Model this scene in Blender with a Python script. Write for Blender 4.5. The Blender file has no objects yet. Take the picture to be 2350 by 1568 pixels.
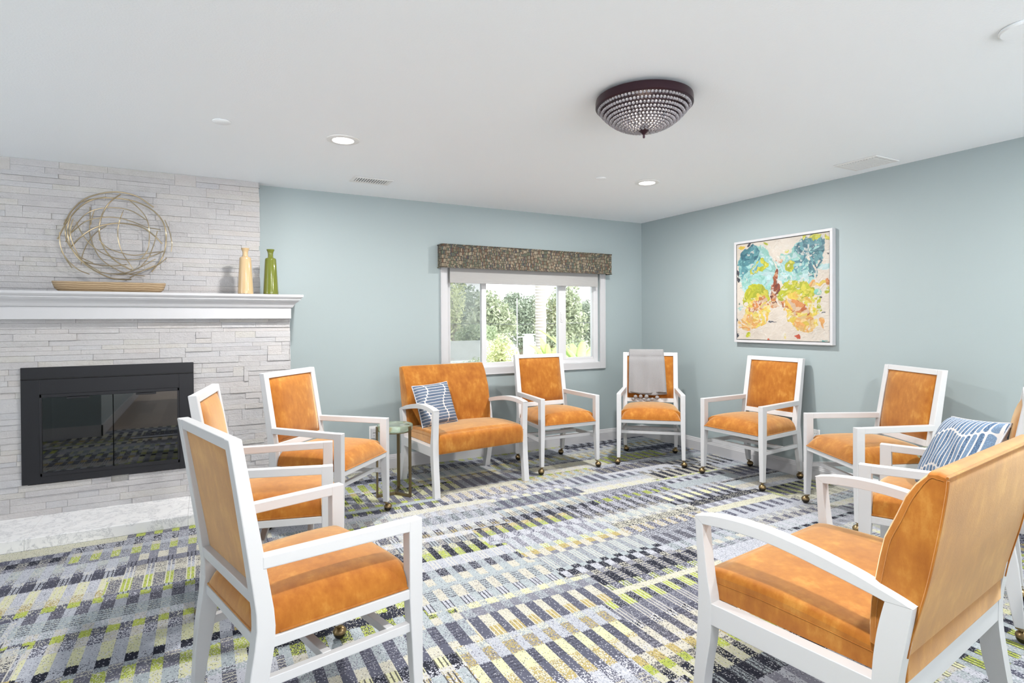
import bpy, math, random
import numpy as np
from mathutils import Vector, Matrix
random.seed(11)
rng = np.random.RandomState(5)
SC = bpy.context.scene
COL = SC.collection

# ------------------------------------------------------------------ camera
YAW, PITCH, ROLL = 0.49646, -0.00823, -0.00526
F0 = Vector((math.sin(YAW), math.cos(YAW), 0)); R0 = Vector((math.cos(YAW), -math.sin(YAW), 0)); U0 = Vector((0, 0, 1))
Fv = F0 * math.cos(PITCH) + U0 * math.sin(PITCH); Uv = U0 * math.cos(PITCH) - F0 * math.sin(PITCH)
Rv = R0 * math.cos(ROLL) + Uv * math.sin(ROLL); Uv = Uv * math.cos(ROLL) - R0 * math.sin(ROLL)
cam_d = bpy.data.cameras.new('camera'); cam = bpy.data.objects.new('camera', cam_d); COL.objects.link(cam)
M = Matrix((Rv, Uv, -Fv)).transposed().to_4x4(); M.translation = Vector((-4.42476, -5.03402, 1.32811))
cam.matrix_world = M
cam_d.sensor_width = 36; cam_d.lens = 36 * 1302.82 / 2350
cam_d.shift_y = (747.15 - 784) / 2350 * 1.0
cam_d.clip_start = 0.02; cam_d.clip_end = 300
SC.camera = cam

# ------------------------------------------------------------------ world, sun, exposure
SC.view_settings.view_transform = 'Standard'
try: SC.view_settings.look = 'None'
except Exception: pass
SC.view_settings.gamma = 1; SC.view_settings.use_curve_mapping = False
SC.view_settings.exposure = -0.02
W = bpy.data.worlds.new('world'); SC.world = W; W.use_nodes = True
nt = W.node_tree; nt.nodes.clear()
_o = nt.nodes.new('ShaderNodeOutputWorld'); _b = nt.nodes.new('ShaderNodeBackground')
_tc = nt.nodes.new('ShaderNodeTexCoord'); _sx = nt.nodes.new('ShaderNodeSeparateXYZ'); _cr = nt.nodes.new('ShaderNodeValToRGB')
nt.links.new(_tc.outputs['Generated'], _sx.inputs[0])
_mr = nt.nodes.new('ShaderNodeMapRange'); _mr.inputs[1].default_value = -1; _mr.inputs[2].default_value = 1
nt.links.new(_sx.outputs[2], _mr.inputs[0]); nt.links.new(_mr.outputs[0], _cr.inputs[0])
_cr.color_ramp.elements[0].position = 0.0; _cr.color_ramp.elements[0].color = (3.3, 3.4, 3.5, 1)
_cr.color_ramp.elements[1].position = 1.0; _cr.color_ramp.elements[1].color = (0.75, 0.87, 1.0, 1)
_e = _cr.color_ramp.elements.new(0.5); _e.color = (0.98, 0.98, 1.0, 1)
_e = _cr.color_ramp.elements.new(0.46); _e.color = (3.1, 3.18, 3.25, 1)
nt.links.new(_cr.outputs[0], _b.inputs[0]); _b.inputs[1].default_value = 2.2
nt.links.new(_b.outputs[0], _o.inputs[0])

def lamp(name, kind, loc, energy, color=(1, 1, 1), parent=None, rot=(0, 0, 0), **kw):
    d = bpy.data.lights.new(name, kind); d.energy = energy; d.color = color
    for k, v in kw.items(): setattr(d, k, v)
    o = bpy.data.objects.new(name, d); COL.objects.link(o); o.location = loc; o.rotation_euler = rot
    if parent: o.parent = parent
    return o
sun = lamp('sun', 'SUN', (0, -10, 20), 4.2, (1, .96, .90), rot=(math.radians(-32) * -1, 0, math.radians(12)), angle=math.radians(1.0))

# ------------------------------------------------------------------ material helpers
MATS = {}
class NG:
    """tiny node-graph helper"""
    def __init__(s, name):
        s.m = bpy.data.materials.new(name); s.m.use_nodes = True; s.t = s.m.node_tree; s.t.nodes.clear()
        s.out = s.t.nodes.new('ShaderNodeOutputMaterial'); s.b = s.t.nodes.new('ShaderNodeBsdfPrincipled')
        s.t.links.new(s.b.outputs[0], s.out.inputs[0]); MATS[name] = s.m
    def n(s, typ, **kw):
        x = s.t.nodes.new(typ)
        for k, v in kw.items(): setattr(x, k, v)
        return x
    def put(s, sock, v):
        if isinstance(v, bpy.types.NodeSocket): s.t.links.new(v, sock)
        elif v is not None:
            if sock.type == 'RGBA' and len(v) == 3: v = (*v, 1)
            sock.default_value = v
    def math(s, op, a, b=None, c=None):
        x = s.n('ShaderNodeMath', operation=op)
        for i, v in enumerate((a, b, c)):
            if v is not None: s.put(x.inputs[i], v)
        return x.outputs[0]
    def coord(s, kind='Object'): return s.n('ShaderNodeTexCoord').outputs[kind]
    def sep(s, v):
        x = s.n('ShaderNodeSeparateXYZ'); s.put(x.inputs[0], v); return x.outputs
    def comb(s, a=0., b=0., c=0.):
        x = s.n('ShaderNodeCombineXYZ')
        for i, v in enumerate((a, b, c)): s.put(x.inputs[i], v)
        return x.outputs[0]
    def scale(s, v, sc):
        x = s.n('ShaderNodeMapping'); s.put(x.inputs[0], v); x.inputs['Scale'].default_value = sc; return x.outputs[0]
    def noise(s, v, scale, detail=2., rough=.5, out=0):
        x = s.n('ShaderNodeTexNoise'); s.put(x.inputs['Vector'], v); x.inputs['Scale'].default_value = scale
        x.inputs['Detail'].default_value = detail; x.inputs['Roughness'].default_value = rough; return x.outputs[out]
    def white(s, v):
        x = s.n('ShaderNodeTexWhiteNoise', noise_dimensions='3D'); s.put(x.inputs[0], v); return x.outputs[0]
    def ramp(s, v, stops, interp='LINEAR'):
        x = s.n('ShaderNodeValToRGB'); s.put(x.inputs[0], v); r = x.color_ramp; r.interpolation = interp
        while len(r.elements) < len(stops): r.elements.new(0.5)
        for e, (p, c) in zip(r.elements, stops):
            e.position = p; e.color = (*c, 1)
        return x.outputs[0]
    def mix(s, f, a, b):
        x = s.n('ShaderNodeMix', data_type='RGBA'); s.put(x.inputs[0], f); s.put(x.inputs[6], a); s.put(x.inputs[7], b); return x.outputs[2]
    def bump(s, h, strength=.3, dist=.002):
        x = s.n('ShaderNodeBump'); x.inputs['Strength'].default_value = strength; x.inputs['Distance'].default_value = dist
        s.put(x.inputs['Height'], h); s.t.links.new(x.outputs[0], s.b.inputs['Normal'])
    def set(s, **kw):
        al = {'color': 'Base Color', 'rough': 'Roughness', 'metal': 'Metallic', 'spec': 'Specular IOR Level', 'sheen': 'Sheen Weight', 'sheenr': 'Sheen Roughness', 'sheent': 'Sheen Tint',
              'emit': 'Emission Color', 'emits': 'Emission Strength', 'trans': 'Transmission Weight', 'ior': 'IOR', 'coat': 'Coat Weight', 'sss': 'Subsurface Weight'}
        for k, v in kw.items(): s.put(s.b.inputs[al[k]], v)
        return s

def plain(name, color, rough=.5, metal=0., bump=None, **kw):
    g = NG(name); g.set(color=color, rough=rough, metal=metal, **kw)
    if bump: g.bump(g.noise(g.coord(), bump[0], 2.), bump[1], bump[2])
    return g.m

# wall paint, ceiling
g = NG('wall_paint'); c = g.coord(); g.set(color=g.mix(g.noise(c, 1.2, 1.), (.330, .392, .406), (.342, .404, .418)), rough=.55); g.bump(g.noise(c, 160., 2.), .12, .002)
g = NG('ceiling_paint'); c = g.coord(); g.set(color=(.895, .935, .975), rough=.8); g.bump(g.noise(c, 120., 3.), .25, .003)
plain('white_trim', (.54, .54, .56), .35)
plain('white_lacquer', (.60, .605, .62), .3, bump=(14., .03, .001))
plain('vinyl_white', (.66, .66, .68), .35)
plain('black_metal', (.018, .018, .022), .42, .3)
plain('firebox_black', (.012, .012, .012), .9)
plain('bronze', (.045, .022, .03), .35, .7)
plain('antique_brass', (.25, .18, .09), .32, .9)
plain('dark_ball', (.035, .028, .02), .25, .6)
plain('table_metal', (.20, .155, .085), .38, .85)
plain('rod_metal', (.42, .34, .22), .33, .85)
plain('white_plastic', (.80, .80, .80), .4)
plain('grey_plastic', (.55, .55, .57), .45)
plain('slot_dark', (.05, .05, .05), .6)
plain('vent_shadow', (.05, .05, .05), .8)
plain('grey_plush', (.28, .277, .285), .95, bump=(240., .8, .006), sheen=.5)
g = NG('lamp_lens'); g.set(color=(1, 1, 1), rough=.4, emit=(1, .97, .92), emits=9.)

# velvet upholstery
g = NG('orange_velvet'); c = g.coord()
n1 = g.noise(c, 7., 6., .62); n2 = g.noise(g.scale(c, (1, 1, .35)), 34., 4., .6)
v = g.math('ADD', g.math('MULTIPLY', n1, .62), g.math('MULTIPLY', n2, .38))
col = g.ramp(v, [(.34, (.275, .080, .006)), (.44, (.325, .103, .009)), (.54, (.385, .135, .014)), (.66, (.50, .225, .040))])
g.set(color=col, rough=.7, sheen=.9, sheenr=.45, sheent=(1, .80, .52), spec=.2)
g.bump(g.noise(g.scale(c, (1, 1, .3)), 520., 2.), .35, .001)

# ledger stone
g = NG('ledger_stone'); c = g.coord(); ri = g.n('ShaderNodeNewGeometry').outputs['Random Per Island']
base = g.ramp(ri, [(0, (.43, .415, .425)), (.3, (.48, .465, .468)), (.55, (.46, .458, .48)), (.75, (.50, .47, .462)), (.93, (.49, .475, .445)), (1, (.41, .40, .42))])
n = g.noise(g.scale(c, (1, 1, 2)), 9., 6., .65)
g.set(color=g.mix(g.ramp(n, [(.35, (0, 0, 0)), (.7, (.7, .7, .7))]), base, (.535, .525, .53)), rough=.75)
g.bump(g.math('ADD', g.noise(g.scale(c, (1, 1, 1.6)), 26., 6., .7), g.math('MULTIPLY', g.noise(c, 90., 3.), .5)), .55, .014)

# marble
g = NG('marble'); c = g.coord()
w = g.noise(c, 2.2, 5., .6, 1); vv = g.n('ShaderNodeVectorMath', operation='ADD'); g.put(vv.inputs[0], c); g.put(vv.inputs[1], w)
m = g.noise(vv.outputs[0], 5., 6., .7)
g.set(color=g.ramp(g.math('ABSOLUTE', g.math('SUBTRACT', m, .5)), [(0, (.50, .505, .53)), (.012, (.72, .725, .74)), (.05, (.84, .84, .85)), (.3, (.88, .88, .88))]), rough=.3)

# wood tray
g = NG('pale_wood'); c = g.coord(); wv = g.n('ShaderNodeTexWave', wave_type='BANDS', bands_direction='Z'); g.put(wv.inputs[0], g.scale(c, (.6, 1, 1)))
wv.inputs['Scale'].default_value = 22.; wv.inputs['Distortion'].default_value = 5.; wv.inputs['Detail'].default_value = 3.; wv.inputs['Detail Scale'].default_value = .8
g.set(color=g.ramp(wv.outputs[1], [(0, (.25, .165, .09)), (.5, (.35, .25, .145)), (1, (.42, .31, .19))]), rough=.55)
def glaze(name, col, foot):
    g = NG(name); c = g.coord(); z = g.sep(c)[2]
    e = g.math('ADD', z, g.math('MULTIPLY', g.noise(c, 60., 3.), .012))
    g.set(color=g.mix(g.math('LESS_THAN', e, .0095), col, foot), rough=.12, coat=.4); return g.m
glaze('cream_glaze', (.50, .36, .20), (.10, .06, .03)); glaze('green_glaze', (.125, .145, .018), (.05, .035, .02))

# glass
def thin_glass(name, tint, f0, rough=.0):
    g = NG(name); g.t.nodes.remove(g.b)
    tr = g.n('ShaderNodeBsdfTransparent'); tr.inputs[0].default_value = (*tint, 1)
    gl = g.n('ShaderNodeBsdfGlossy'); gl.inputs['Roughness'].default_value = rough
    fr = g.n('ShaderNodeFresnel'); fr.inputs[0].default_value = 1.5
    mx = g.n('ShaderNodeMixShader'); g.put(mx.inputs[0], g.math('ADD', fr.outputs[0], f0))
    g.t.links.new(tr.outputs[0], mx.inputs[1]); g.t.links.new(gl.outputs[0], mx.inputs[2]); g.t.links.new(mx.outputs[0], g.out.inputs[0]); return g.m
thin_glass('window_glass', (.96, .98, .97), .0); thin_glass('fireplace_glass', (.35, .35, .35), .09, .02)
g = NG('green_glass'); c = g.coord(); g.set(color=g.ramp(g.noise(g.scale(c, (1, 1, .3)), 14., 3., .6), [(.35, (.66, .82, .60)), (.65, (.90, .97, .88))]), rough=.05, trans=.8, ior=1.45)
g = NG('crystal'); g.set(color=(.84, .82, .88), rough=.03, trans=.72, ior=1.5)
g = NG('insect_screen'); g.t.nodes.remove(g.b)
tr = g.n('ShaderNodeBsdfTransparent'); df = g.n('ShaderNodeBsdfDiffuse'); df.inputs[0].default_value = (.42, .43, .43, 1)
mx = g.n('ShaderNodeMixShader'); mx.inputs[0].default_value = .38
g.t.links.new(tr.outputs[0], mx.inputs[1]); g.t.links.new(df.outputs[0], mx.inputs[2]); g.t.links.new(mx.outputs[0], g.out.inputs[0])
g = NG('shade_fabric'); c = g.coord(); g.set(color=g.mix(g.noise(g.scale(c, (.05, 1, 1)), 260., 1.), (.36, .355, .35), (.40, .395, .39)), rough=.9)

# valance fabric
g = NG('valance_fabric'); c = g.coord(); s = g.sep(c); ux = g.math('ADD', s[0], g.math('MULTIPLY', s[1], 1.0))
X1 = g.math('DIVIDE', g.math('ADD', ux, g.math('MULTIPLY', g.math('SINE', g.math('MULTIPLY', s[2], 160.)), .0016)), .0098); cx = g.math('FLOOR', X1); fx = g.math('FRACT', X1)
grp = g.math('FLOOR', g.math('DIVIDE', cx, 4.)); zz = g.math('DIVIDE', g.math('ADD', s[2], g.math('MULTIPLY', g.white(g.comb(grp, 3., 0.)), .04)), g.math('ADD', .022, g.math('MULTIPLY', g.white(g.comb(grp, 5., 0.)), .018)))
row = g.math('FLOOR', zz); fz = g.math('FRACT', zz)
bar = g.ramp(g.white(g.comb(cx, row, 1.)), [(0, (.25, .20, .14)), (.18, (.10, .12, .08)), (.38, (.13, .075, .05)), (.52, (.18, .16, .12)), (.66, (.34, .29, .21)), (.78, (.08, .10, .09)), (.92, (.05, .05, .07))], 'CONSTANT')
edge = g.math('MAXIMUM', g.math('LESS_THAN', fx, .30), g.math('MAXIMUM', g.math('LESS_THAN', fz, .13), g.math('GREATER_THAN', fz, .96)))
g.set(color=g.mix(edge, bar, (.045, .032, .022)), rough=.85); g.bump(g.noise(c, 300., 2.), .4, .002)

# carpet
g = NG('patterned_carpet'); c = g.coord(); s = g.sep(c); X, Y = s[0], s[1]
h = lambda a, b, k: g.white(g.comb(a, b, k))
tx = g.math('FLOOR', g.math('DIVIDE', X, .0036)); ty = g.math('FLOOR', g.math('DIVIDE', Y, .0048))   # yarn tufts
yk = g.math('FLOOR', g.math('DIVIDE', Y, .29))
tile = g.math('FLOOR', g.math('DIVIDE', g.math('ADD', g.math('ADD', X, .35), g.math('MULTIPLY', h(yk, 3., 6.), .42)), .74))
Yj = g.math('ADD', Y, g.math('MULTIPLY', g.math('SUBTRACT', h(tx, g.math('FLOOR', g.math('DIVIDE', ty, 2.)), 2.), .5), .011))
Y0 = g.math('DIVIDE', g.math('ADD', Yj, g.math('MULTIPLY', g.white(g.comb(tile, 0., 9.)), .3)), .33)
sr = g.math('FLOOR', Y0); fr_ = g.math('FRACT', Y0)
sp1 = g.math('ADD', .10, g.math('MULTIPLY', h(sr, tile, 1.), .22)); sp2 = g.math('ADD', sp1, g.math('ADD', .10, g.math('MULTIPLY', h(sr, tile, 2.), .26))); sp3 = g.math('ADD', sp2, g.math('ADD', .08, g.math('MULTIPLY', h(sr, tile, 3.), .22)))
row = g.math('ADD', g.math('MULTIPLY', sr, 4.), g.math('ADD', g.math('GREATER_THAN', fr_, sp1), g.math('ADD', g.math('GREATER_THAN', fr_, sp2), g.math('GREATER_THAN', fr_, sp3))))
rowB = g.math('ADD', g.math('MULTIPLY', sr, 4.), g.math('GREATER_THAN', fr_, sp2))
Xc = g.math('DIVIDE', g.math('ADD', X, g.math('MULTIPLY', h(tile, 4., 4.), .1)), .096)
cid = g.math('FLOOR', Xc); fc = g.math('FRACT', Xc)
split = g.math('ADD', .42, g.math('MULTIPLY', h(tile, cid, 5.), .18))
par = g.math('GREATER_THAN', fc, split)
hA = h(row, tile, 11.); hB = h(rowB, tile, 12.); same = g.math('GREATER_THAN', h(row, tile, 13.), .86)
pal = [(0, (.42, .44, .495)), (.17, (.36, .405, .43)), (.29, (.60, .60, .38)), (.41, (.40, .46, .10)), (.56, (.024, .026, .038)), (.63, (.21, .215, .26)), (.74, (.52, .50, .43)), (.83, (.42, .345, .15)), (.92, (.46, .475, .53))]
palB = [(0, (.105, .11, .15)), (.29, (.41, .43, .485)), (.44, (.024, .026, .038)), (.58, (.52, .50, .43)), (.70, (.36, .405, .43)), (.84, (.16, .16, .20))]
cA = g.ramp(hA, pal, 'CONSTANT'); cB = g.ramp(hB, palB, 'CONSTANT')
base = g.mix(same, g.mix(par, cA, cB), g.ramp(h(row, tile, 14.), [(0, (.42, .44, .495)), (.4, (.36, .405, .43)), (.7, (.16, .165, .205)), (.85, (.55, .54, .43))], 'CONSTANT'))
sA = g.ramp(h(row, tile, 21.), [(0, (.50, .51, .57)), (.35, (.055, .057, .075)), (.6, (.55, .54, .45)), (.8, (.20, .205, .25))], 'CONSTANT')
amt = g.ramp(h(row, g.math('ADD', tile, g.math('MULTIPLY', par, 7.)), 22.), [(0, (.05, .05, .05)), (.2, (.15, .15, .15)), (.45, (.28, .28, .28)), (.75, (.45, .45, .45))], 'CONSTANT')
tuft = g.white(g.comb(tx, ty, 5.))
spk = g.math('LESS_THAN', g.math('ADD', g.math('MULTIPLY', tuft, .8), g.math('MULTIPLY', g.noise(c, 45., 3.), .45)), g.math('ADD', amt, .12))
base = g.mix(spk, base, sA)
# flecks of pale and dark yarn everywhere
fl = h(tx, ty, 15.); base = g.mix(g.math('MULTIPLY', g.math('LESS_THAN', fl, .06), .7), base, (.55, .56, .60)); base = g.mix(g.math('MULTIPLY', g.math('GREATER_THAN', fl, .945), .7), base, (.06, .062, .085))
# fine stripes along and across
st = g.math('MULTIPLY', g.math('GREATER_THAN', h(row, tile, 31.), .72), g.math('LESS_THAN', g.math('FRACT', g.math('DIVIDE', Yj, .021)), .34))
base = g.mix(g.math('MULTIPLY', g.math('MULTIPLY', st, par), .85), base, g.ramp(h(row, tile, 32.), [(0, (.55, .53, .45)), (.5, (.05, .05, .07))], 'CONSTANT'))
fcc = g.math('FRACT', g.math('MULTIPLY', fc, 5.))
st2 = g.math('MULTIPLY', g.math('GREATER_THAN', h(row, tile, 41.), .70), g.math('MULTIPLY', g.math('SUBTRACT', 1., par), g.math('LESS_THAN', fcc, .30)))
base = g.mix(g.math('MULTIPLY', st2, .85), base, g.ramp(h(row, tile, 42.), [(0, (.58, .56, .50)), (.5, (.035, .035, .05))], 'CONSTANT'))
base = g.mix(g.math('MULTIPLY', tuft, .20), base, (.02, .02, .03))
g.set(color=base, rough=.95, spec=.1); g.bump(tuft, .5, .003)
g = NG('wood_floor'); c = g.coord(); s = g.sep(c)
pl = g.white(g.comb(g.math('FLOOR', g.math('DIVIDE', s[0], .16)), g.math('FLOOR', g.math('DIVIDE', s[1], 1.1)), 0.))
g.set(color=g.mix(g.math('ADD', g.math('MULTIPLY', pl, .6), g.math('MULTIPLY', g.noise(g.scale(c, (9, 1, 1)), 6., 4.), .4)), (.17, .12, .085), (.34, .26, .19)), rough=.45)

# cushions: rows of rounded blue bars
def cushion_mat(name, along, across, pitch, blueA, blueB, brk, amp, wid=.74):
    g = NG(name); c = g.coord(); s = g.sep(c); u, v = s[along], s[across]
    k = g.math('DIVIDE', g.math('ADD', v, 5.), pitch); i = g.math('FLOOR', k); f = g.math('FRACT', k)
    d = g.math('MULTIPLY', g.math('ABSOLUTE', g.math('SUBTRACT', f, .5)), 2.)
    off = g.math('ADD', g.math('MULTIPLY', g.math('SINE', g.math('MULTIPLY', i, .62)), amp), g.math('MULTIPLY', g.math('SINE', g.math('MULTIPLY', i, .23)), amp * .8))
    t = g.math('ABSOLUTE', g.math('SUBTRACT', g.math('MODULO', g.math('ADD', g.math('ADD', u, off), 10.), brk), brk * .5))
    e = g.math('MAXIMUM', 0., g.math('SUBTRACT', 1., g.math('DIVIDE', g.math('SUBTRACT', t, .004), pitch * .42)))
    ins = g.math('LESS_THAN', g.math('ADD', g.math('POWER', e, 2.), g.math('POWER', g.math('DIVIDE', d, wid), 2.)), 1.)
    blue = g.mix(g.math('MODULO', i, 2.), blueA, blueB)
    blue = g.mix(g.math('GREATER_THAN', g.noise(c, 380., 2.), .56), blue, tuple(min(1, q * 1.6) for q in blueA))
    g.set(color=g.mix(ins, (.56, .545, .54), blue), rough=.85); g.bump(g.noise(c, 300., 2.), .4, .001); return g.m
cushion_mat('slate_cushion', 0, 2, .0243, (.075, .105, .165), (.095, .13, .18), .175, .022, .82)
cushion_mat('blue_cushion', 2, 0, .0215, (.12, .185, .28), (.042, .085, .16), .185, .022)

# outdoors
def leafmat(name, a, b):
    g = NG(name); ri = g.n('ShaderNodeNewGeometry').outputs['Random Per Island']; g.set(color=g.mix(ri, a, b), rough=.6); return g.m
leafmat('olive_leaves', (.27, .32, .19), (.60, .62, .44)); leafmat('dark_leaves', (.21, .26, .18), (.48, .52, .40)); leafmat('yellow_leaves', (.50, .53, .25), (.74, .76, .48)); leafmat('fresh_leaves', (.36, .44, .24), (.62, .68, .44))  # leaf colours lightened to carry the outdoor haze and glare
g = NG('banana_leaf'); c = g.coord(); g.set(color=g.mix(g.noise(g.scale(c, (1, 1, 9)), 12., 2.), (.34, .52, .14), (.62, .74, .30)), rough=.4)
plain('bark', (.35, .30, .24), .9); plain('stucco', (.75, .74, .71), .9); plain('white_metal', (.85, .85, .85), .5); plain('cable_black', (.12, .12, .12), .6)
g = NG('palm_bark'); c = g.coord(); wv = g.n('ShaderNodeTexWave', wave_type='BANDS', bands_direction='Z'); g.put(wv.inputs[0], c); wv.inputs['Scale'].default_value = 4.; wv.inputs['Distortion'].default_value = 3.; wv.inputs['Detail'].default_value = 3.
g.set(color=g.ramp(wv.outputs[1], [(0, (.38, .33, .29)), (.4, (.55, .50, .46)), (1, (.66, .62, .58))]), rough=.9)
g = NG('shingles'); c = g.coord(); br = g.n('ShaderNodeTexBrick'); g.put(br.inputs[0], c); br.inputs['Scale'].default_value = 5.; br.inputs['Color1'].default_value = (.50, .50, .48, 1); br.inputs['Color2'].default_value = (.62, .62, .60, 1); br.inputs['Mortar'].default_value = (.25, .25, .25, 1)
g.set(color=br.outputs[0], rough=.9)
plain('pale_ground', (.60, .60, .50), .95)  # ground colour paled to bounce more sunlight in through the window

# ------------------------------------------------------------------ mesh helpers
class MB:
    def __init__(s): s.v = []; s.f = []; s.sm = []
    def add(s, vs, fs, smooth=False):
        o = len(s.v); s.v += [tuple(map(float, v)) for v in vs]; s.f += [tuple(i + o for i in f) for f in fs]; s.sm += [smooth] * len(fs); return s
    def box(s, x0, x1, y0, y1, z0, z1):
        return s.add([(x0, y0, z0), (x1, y0, z0), (x1, y1, z0), (x0, y1, z0), (x0, y0, z1), (x1, y0, z1), (x1, y1, z1), (x0, y1, z1)],
                     [(3, 2, 1, 0), (4, 5, 6, 7), (0, 1, 5, 4), (1, 2, 6, 5), (2, 3, 7, 6), (3, 0, 4, 7)])
    def loft(s, rings, cap=True, smooth=False):
        n = len(rings[0]); vs = [p for r in rings for p in r]; fs = []
        for k in range(len(rings) - 1):
            for i in range(n):
                j = (i + 1) % n; fs.append((k * n + i, k * n + j, (k + 1) * n + j, (k + 1) * n + i))
        o = len(s.v); s.add(vs, fs, smooth)
        if cap:
            s.f += [tuple(o + i for i in range(n))[::-1], tuple(o + (len(rings) - 1) * n + i for i in range(n))]; s.sm += [False, False]
        return s
    def prism(s, poly, a0, a1, axis='x'):
        f = {'x': lambda a, p: (a, p[0], p[1]), 'y': lambda a, p: (p[0], a, p[1]), 'z': lambda a, p: (p[0], p[1], a)}[axis]
        return s.loft([[f(a0, p) for p in poly], [f(a1, p) for p in poly]])
    def beam(s, a, b, w, h, up=(0, 0, 1)):
        a = Vector(a); b = Vector(b); d = (b - a).normalized(); sd = d.cross(Vector(up)).normalized(); u = sd.cross(d)
        r = lambda c: [tuple(c + sd * (i * w / 2) + u * (j * h / 2)) for i, j in ((-1, -1), (1, -1), (1, 1), (-1, 1))]
        return s.loft([r(a), r(b)])
    def tube(s, pts, r, n=8, closed=False):
        P = [Vector(p) for p in pts]; m = len(P); rings = []; up = Vector((0.13, 0.21, .97))
        for i, p in enumerate(P):
            t = (P[(i + 1) % m] - P[i - 1]) if closed else (P[min(i + 1, m - 1)] - P[max(i - 1, 0)])
            t.normalize(); a = t.cross(up)
            if a.length < .2: a = t.cross(Vector((1, 0, 0)))
            a.normalize(); b = t.cross(a); rr = r[i] if isinstance(r, (list, tuple)) else r
            rings.append([tuple(p + a * rr * math.cos(2 * math.pi * k / n) + b * rr * math.sin(2 * math.pi * k / n)) for k in range(n)])
        if closed: rings.append(rings[0])
        return s.loft(rings, cap=not closed, smooth=True)
    def lathe(s, prof, c=(0, 0, 0), n=32):
        rings = [[(c[0] + r * math.cos(2 * math.pi * k / n), c[1] + r * math.sin(2 * math.pi * k / n), c[2] + z) for k in range(n)] for r, z in prof]
        return s.loft(rings, smooth=True)
    def sphere(s, c, r, nu=12, nv=8, sz=1.):
        return s.lathe([(max(1e-4, r * math.sin(math.pi * k / nv)), -r * sz * math.cos(math.pi * k / nv)) for k in range(nv + 1)], c, nu)
    def grid(s, P, smooth=True, closed_u=False):
        nu, nv = len(P), len(P[0]); vs = [p for r in P for p in r]
        return s.add(vs, [(i * nv + j, (i + 1) * nv + j, (i + 1) * nv + j + 1, i * nv + j + 1) for i in range(nu - 1) for j in range(nv - 1)], smooth)
    def build(s, name, mat, parent=None, bevel=0., seg=2, kind=None):
        me = bpy.data.meshes.new(name); me.from_pydata(s.v, [], s.f); me.update()
        me.polygons.foreach_set('use_smooth', s.sm)
        if any(s.sm): me.set_sharp_from_angle(angle=math.radians(42))
        me.materials.append(MATS[mat]); o = bpy.data.objects.new(name, me); COL.objects.link(o)
        if parent is not None: o.parent = parent
        if bevel:
            b = o.modifiers.new('bevel', 'BEVEL'); b.width = bevel; b.segments = seg; b.limit_method = 'ANGLE'; b.angle_limit = math.radians(35); b.harden_normals = False
        if kind: o['kind'] = kind
        return o

def tag(o, label, cat, group=None, kind=None):
    o['label'] = label; o['category'] = cat
    if group: o['group'] = group
    if kind: o['kind'] = kind
    return o
def thing(name, label, cat, loc=(0, 0, 0), rz=0., group=None):
    o = bpy.data.objects.new(name, None); COL.objects.link(o); o.location = loc; o.rotation_euler = (0, 0, rz); o.empty_display_size = .1
    return tag(o, label, cat, group)
CH = {}
def kids(o): return [c for c in bpy.data.objects if c.parent == o]
def copy_tree(o, parent=None):
    ks = kids(o); c = o.copy(); COL.objects.link(c); c.parent = parent
    for k in ks: copy_tree(k, c)
    return c
def spline(pts, n=8):
    P = [Vector(p) for p in pts]; P = [P[0] * 2 - P[1]] + P + [P[-1] * 2 - P[-2]]; out = []
    for i in range(1, len(P) - 2):
        a, b, c, d = P[i - 1:i + 3]
        for k in range(n):
            t = k / n; out.append(.5 * ((2 * b) + (c - a) * t + (2 * a - 5 * b + 4 * c - d) * t * t + (3 * b - a - 3 * c + d) * t ** 3))
    return out + [P[-2]]
def interp(x, xs, ys): return float(np.interp(x, xs, ys))

# ------------------------------------------------------------------ room shell
H = 2.44; XL = -8.6
o = MB().box(XL, .12, -4.1, .12, -.12, 0).box(-4.3, .12, -8.6, -4.1, -.12, 0).build('floor', 'patterned_carpet', kind='structure')
o = MB().box(XL, -4.3, -8.6, -4.1, -.12, -.004).build('floor_hall', 'wood_floor', kind='structure')
MB().box(XL, .12, -8.6, .12, H, H + .15).build('ceiling', 'ceiling_paint', kind='structure')
WX0, WX1, WZ0, WZ1 = -2.397, -.602, .868, 1.95
b = MB(); b.box(XL, WX0, 0, .12, 0, H); b.box(WX1, .12, 0, .12, 0, H); b.box(WX0, WX1, 0, .12, 0, WZ0); b.box(WX0, WX1, 0, .12, WZ1, H)
b.build('wall_back', 'wall_paint', kind='structure')
MB().box(0, .12, -8.6, 0, 0, H).build('wall_right', 'wall_paint', kind='structure')
MB().box(XL - .12, XL, -1.7, .12, 0, H).build('light_block_wall', 'wall_paint', kind='structure')  # unseen wall, added and cut short to shade the left side of the ceiling
MB().box(XL, -5.5, -8.6, -3.75, 0, H).build('wall_rear', 'wall_paint', kind='structure')
def base_profile(): return [(0, 0), (-.016, 0), (-.016, .088), (-.012, .094), (-.012, .100), (-.008, .106), (-.006, .118), (0, .125)]
MB().prism(base_profile(), -3.80, -.016, 'x').build('baseboard_back', 'white_trim', kind='structure')
MB().prism([(p[0], p[1]) for p in base_profile()], -8.6, 0, 'y').build('baseboard_right', 'white_trim', kind='structure')
b = MB(); b.box(-5.5, -5.484, -8.6, -3.734, 0, .13); b.box(-8.6, -5.484, -3.75, -3.734, 0, .13); b.build('baseboard_rear', 'white_trim', kind='structure')

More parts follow.
